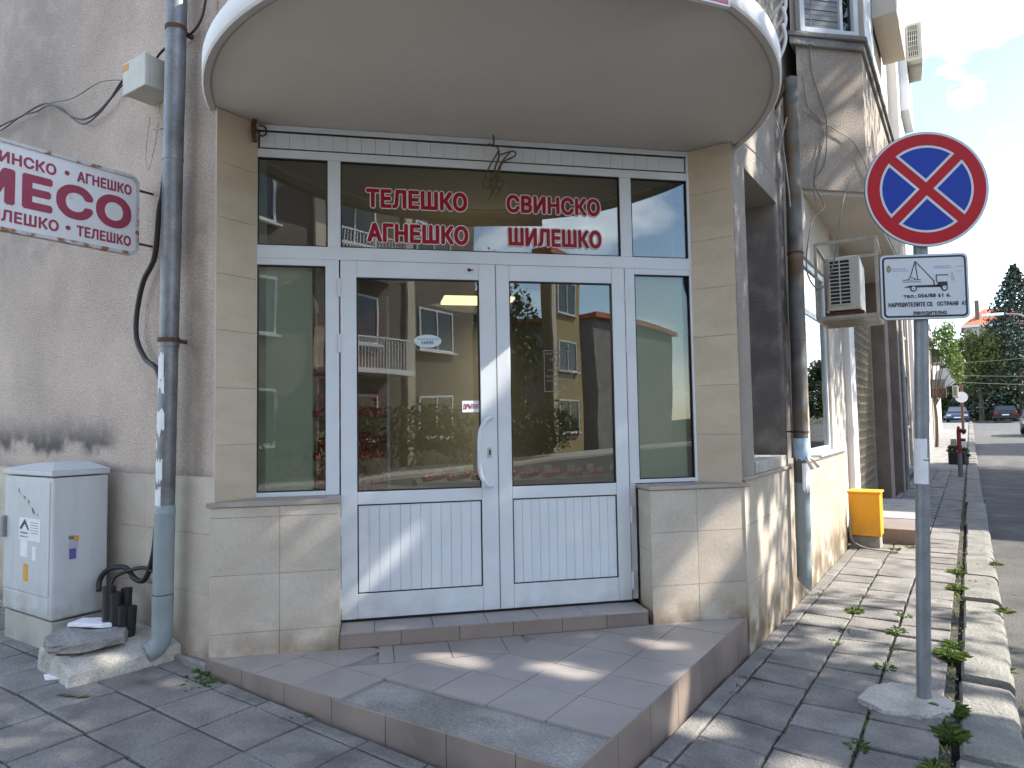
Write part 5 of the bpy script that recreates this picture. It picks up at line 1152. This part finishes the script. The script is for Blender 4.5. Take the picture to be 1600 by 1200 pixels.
B3 = B('far_footpath', (-20, 40), (-9.7, -7.6), (-.2, 0), M_CONCL); struct(B3)
B4 = B('right_footpath', (4.9, 6.25), (-7, 74), (-.2, .75*0+.02), M_SLAB); struct(B4)
# big street tree whose crown dapples the entrance; lobes and gaps shaped for that light
SUN_GAPS += [(D(2.16, 3.95, .80), .05), (D(2.08, 3.95, .68), .06), (D(2.0, 3.95, .54), .06), (D(1.93, 3.95, .42), .05), (D(.80, 4.14, 1.98), .07), (D(.74, 4.14, 1.86), .08), (D(.68, 4.14, 1.74), .06),
    ((-2.32, 2.85, .232), .05), ((-2.18, 2.83, .232), .02), ((-1.62, 3.0, .232), .03), ((-1.78, 3.02, .232), .03), ((-1.55, 3.62, .232), .0), ((-1.42, 3.62, .232), .02), ((-1.2, 3.2, .12), .06), ((-1.12, 3.18, .02), .07),
    ((-1.19, 4.75, .8), .04), ((-1.19, 4.8, .6), .05), ((-1.19, 5.0, .4), .04), ((-1.19, 5.1, .75), .04), ((-.85, 5.45, 0), .09), ((-.6, 5.6, 0), .10), ((-.35, 5.3, 0), .09), ((-.1, 5.6, 0), .10), ((-.75, 4.95, 0), .07), ((0, 4.3, 0), .09), ((-.05, 3.3, 0), .1), ((-1.2, 4.9, 3.3), .08), ((-.62, 3.1, 0), .06)]
tree('plane_tree', 'large spreading tree across the street whose leaves shade the shop entrance', 5.6, 6.2, 0, 7.0,
     rblobs(4.6, 6.3, 6.5, 3.6, 2.9, 1.9, 44, .36)+rblobs(5.4, 8.1, 6.4, 2.0, 1.5, 1.4, 10, .45)+rblobs(5.0, 10.0, 9.8, 2.6, 2.4, 1.6, 18, .42)+rblobs(4.3, 12.2, 8.1, 1.5, 4.0, 1.5, 20, .40), 30000, .085, L_MID, .2)
SUN_GAPS.clear()
tree('plane_tree', 'slimmer tree across the street shading the far pavement', 5.5, 24.5, 0, 6, rblobs(4.9, 25.5, 5.6, 2.2, 2.8, 1.8, 14, .4), 4000, .10, L_MID, .15)

tree('dark_tree', 'dark tree between the apartment block and the yellow house, mirrored in the door', 19.0, -11.6, 0, 6, rblobs(19.2, -11.6, 4.2, 2.9, 1.6, 4.6, 26, .42), 8000, .16, L_DARK, .2)
# ================================================================== interior things
sh = thing('shelf_rack', 'tall rack of red packets inside the shop behind the left door glass', 'shelf', D(-.17, 5.4, .3))
for k in range(6):
    z = .62+.30*k; MB().box((-.42, .10), (5.15, 5.6), (z, z+.02), D).build('shelf', M_PVC, sh)
    MB().box((-.42, .10), (5.135, 5.149), (z-.015, z+.035), D).build('price_strip', M_REDM, sh)
    pk = MB(); u = -.40
    while u < .06: w_ = random.uniform(.05, .09); pk.box((u, u+w_-.006), (5.2, 5.4), (z+.021, z+.021+random.uniform(.10, .2)), D); u += w_
    pk.build('packets', M_REDM, sh)
for u in (-.44, .10): MB().box((u, u+.02), (5.15, 5.6), (.3, 2.4), D).build('upright', M_PVC, sh)
dc = thing('display_counter', 'glass topped meat counter inside the shop behind the door', 'counter', D(1.0, 5.9, .3))
MB().box((.35, 2.3), (5.7, 6.4), (.3, .95), D).build('body', M_CABINET, dc); MB().box((.35, 2.3), (5.66, 5.699), (.55, .75), D).build('red_stripe', M_REDM, dc)
tr_ = MB()
for k in range(26):
    t_, n_ = .42+.07*k, 5.85+.12*(k % 3); tr_.tube(spline([D(t_, n_, .98), D(t_+.03, n_+.04, 1.0), D(t_+.06, n_+.02, .985)], 3), [.03]*7, 7)
tr_.build('meat', M_MEAT, dc)
for k in range(9): MB().box((.5+.19*k, .56+.19*k), (5.75+.06*(k % 2), 5.755+.06*(k % 2)), (1.02, 1.075), D).build('price_tag', M_PAPER, dc)
MB().box((.35, 2.3), (5.7, 6.3), (.951, .965), D).build('tray', M_CHROME, dc)
ll = bpy.data.lights.new('ceiling_lamp', 'AREA'); ll.energy = 7; ll.size = .6; ll.color = (1, .82, .6); lo = bpy.data.objects.new('ceiling_lamp', ll); COL.objects.link(lo); lo.location = D(.9, 6.2, 2.53)
cl = MB().box((.62, 1.25), (6.0, 6.35), (2.55, 2.575), D); tag(cl.build('ceiling_light', emit('lit_panel', (1, .72, .38), .9)), 'warm lit ceiling panel inside the shop seen through the left door', 'ceiling light')

# ================================================================== weeds
def weed(x, y, n, s, lab, grp='weeds in the pavement joints', spread=.045, lm=L_WEED):
    n = int(n*2.2); 
    mb = MB(); z = g(x, y)-.01
    for i in range(n):
        a = random.uniform(0, 6.28); r = spread*math.sqrt(random.random()); bx_, by_ = x+r*math.cos(a)*.8, y+r*math.sin(a)*1.4
        l = s*.62*random.uniform(.5, 1.3); w_ = l*random.uniform(.10, .2); el = random.uniform(.35, 1.3); d = Vector((math.cos(a), math.sin(a), 0)); sd_ = Vector((-d.y, d.x, 0))*w_
        p0 = Vector((bx_, by_, z)); p1 = p0+d*l*.5*math.cos(el)+Vector((0, 0, l*.55*math.sin(el))); p2 = p0+d*l*math.cos(el*.6)+Vector((0, 0, l*.75*math.sin(el*.7)))
        mb.add([p0, p1-sd_, p2, p1+sd_], [(0, 1, 2), (0, 2, 3)])
    return tag(mb.build('weed_clump', lm), lab, 'weed', grp)
weed(-3.30, 2.06, 46, .05, 'green weed clump on the pavement left of the platform corner', spread=.07); weed(-3.42, 2.13, 14, .07, 'small upright weed where the platform meets the wall')
weed(-2.62, 2.15, 24, .04, 'tiny weed at the foot of the front riser')
wl = [(-.14, 3.75, 60, .09, 'weed clump beside the concrete pad near the kerb'), (-.15, 4.05, 50, .10, 'leafy weed in the gap right of the sign pole base'), (-.16, 4.95, 80, .12, 'large leafy weed between slabs and kerb beyond the pole'), (-.15, 5.2, 30, .08, 'sparse weed in the kerb gap past the large leafy one'),
      (-.16, 6.9, 40, .09, 'sunlit weed in the kerb gap'), (-.17, 7.6, 40, .09, 'bright weed near the sunlit edge of the kerb'), (-.785, 5.75, 46, .07, 'weed tuft in the slab joint near the street wall'), (-.79, 4.9, 22, .05, 'small weed in the left long joint'), (-.785, 5.2, 16, .05, 'thin weed in the left long joint below the tuft'),
      (-.48, 3.42, 30, .05, 'small weed in the joint at the bottom of the picture'), (-.475, 4.55, 40, .06, 'weed left of the sign pole in the slab joint'), (-.48, 5.35, 40, .07, 'weed beyond the pad in the middle joint'), (-.47, 5.8, 30, .06, 'weed farther up the middle joint'), (-.48, 4.95, 14, .05, 'wisp of weed in the middle joint'),
      (-.75, 8.6, 30, .07, 'weed by the brown doorstep'), (-.62, 8.8, 24, .06, 'weed tuft at the doorstep corner'), (.15, 6.3, 40, .06, 'weed on the road side of the kerb'), (.14, 8.2, 40, .06, 'weed along the gutter farther up'), (-.18, 3.35, 50, .07, 'low weed in the kerb gap nearest the bottom edge'), (.10, 4.85, 20, .05, 'moss-like weed across the kerb joint')]
for a in wl: weed(a[0], a[1], a[2], a[3], a[4])
tw2 = MB()
for k in range(60):
    x, y = random.uniform(-.5, .6), random.uniform(6, 12); z = (g(x, y) if x < .1 else RZ)+.004; a = random.uniform(0, 6.28); s_ = random.uniform(.012, .03)
    tw2.add([(x+s_*math.cos(a), y+s_*math.sin(a), z+.004), (x-s_*.5*math.sin(a), y+s_*.5*math.cos(a), z), (x-s_*math.cos(a), y-s_*math.sin(a), z+.003), (x+s_*.5*math.sin(a), y-s_*.5*math.cos(a), z)], [(0, 1, 2, 3)])
for k in range(220):
    x, y = -.15+random.gauss(0, .03), random.uniform(2.9, 9); z = g(-1, 9)-.008; a = random.uniform(0, 6.28); s_ = random.uniform(.006, .018)
    tw2.add([(x+s_*math.cos(a), y+s_*math.sin(a), z+.008), (x-s_*.4*math.sin(a), y+s_*.4*math.cos(a), z), (x-s_*math.cos(a), y-s_*math.sin(a), z+.006), (x+s_*.4*math.sin(a), y-s_*.4*math.cos(a), z)], [(0, 1, 2, 3)])
for k in range(26):
    x, y = random.uniform(-4.2, -1.3), random.uniform(1.2, 2.1); z = g(x, y)+.003; a = random.uniform(0, 6.28); s_ = random.uniform(.004, .012)
    tw2.add([(x+s_*math.cos(a), y+s_*math.sin(a), z+.004), (x-s_*.5*math.sin(a), y+s_*.5*math.cos(a), z), (x-s_*math.cos(a), y-s_*math.sin(a), z+.003), (x+s_*.5*math.sin(a), y-s_*.5*math.cos(a), z)], [(0, 1, 2, 3)])
tag(tw2.build('leaf_litter', L_DRY), 'scattered dry leaf litter on pavement and gutter', 'leaves', kind='stuff')
jg = MB()
for k in range(2600):
    lx = random.choice([-.155, -.155, -.155, -.48, -.785, -1.09, .13]); y = random.uniform(3.0, 16); x = lx+random.gauss(0, .012 if lx != -.155 else .016)
    if noise.noise(Vector((lx*7, y*1.7, 2))) < .02 : continue
    z = (g(x, y) if x < .1 else RZ)-.012; a = random.uniform(0, 6.28); l = random.uniform(.012, .038); d = Vector((math.cos(a), math.sin(a), random.uniform(.5, 1.6))).normalized()*l; sd_ = Vector((-math.sin(a), math.cos(a), 0))*l*.18
    p0 = Vector((x, y, z)); jg.add([p0-sd_, p0+sd_, p0+d+sd_*.3, p0+d-sd_*.3], [(0, 1, 2, 3)])
tag(jg.build('joint_grass', L_WEED), 'thin grass and moss growing along the pavement joints and kerb', 'grass', kind='stuff')
print('slabs', nslab, 'objects', len(bpy.data.objects))
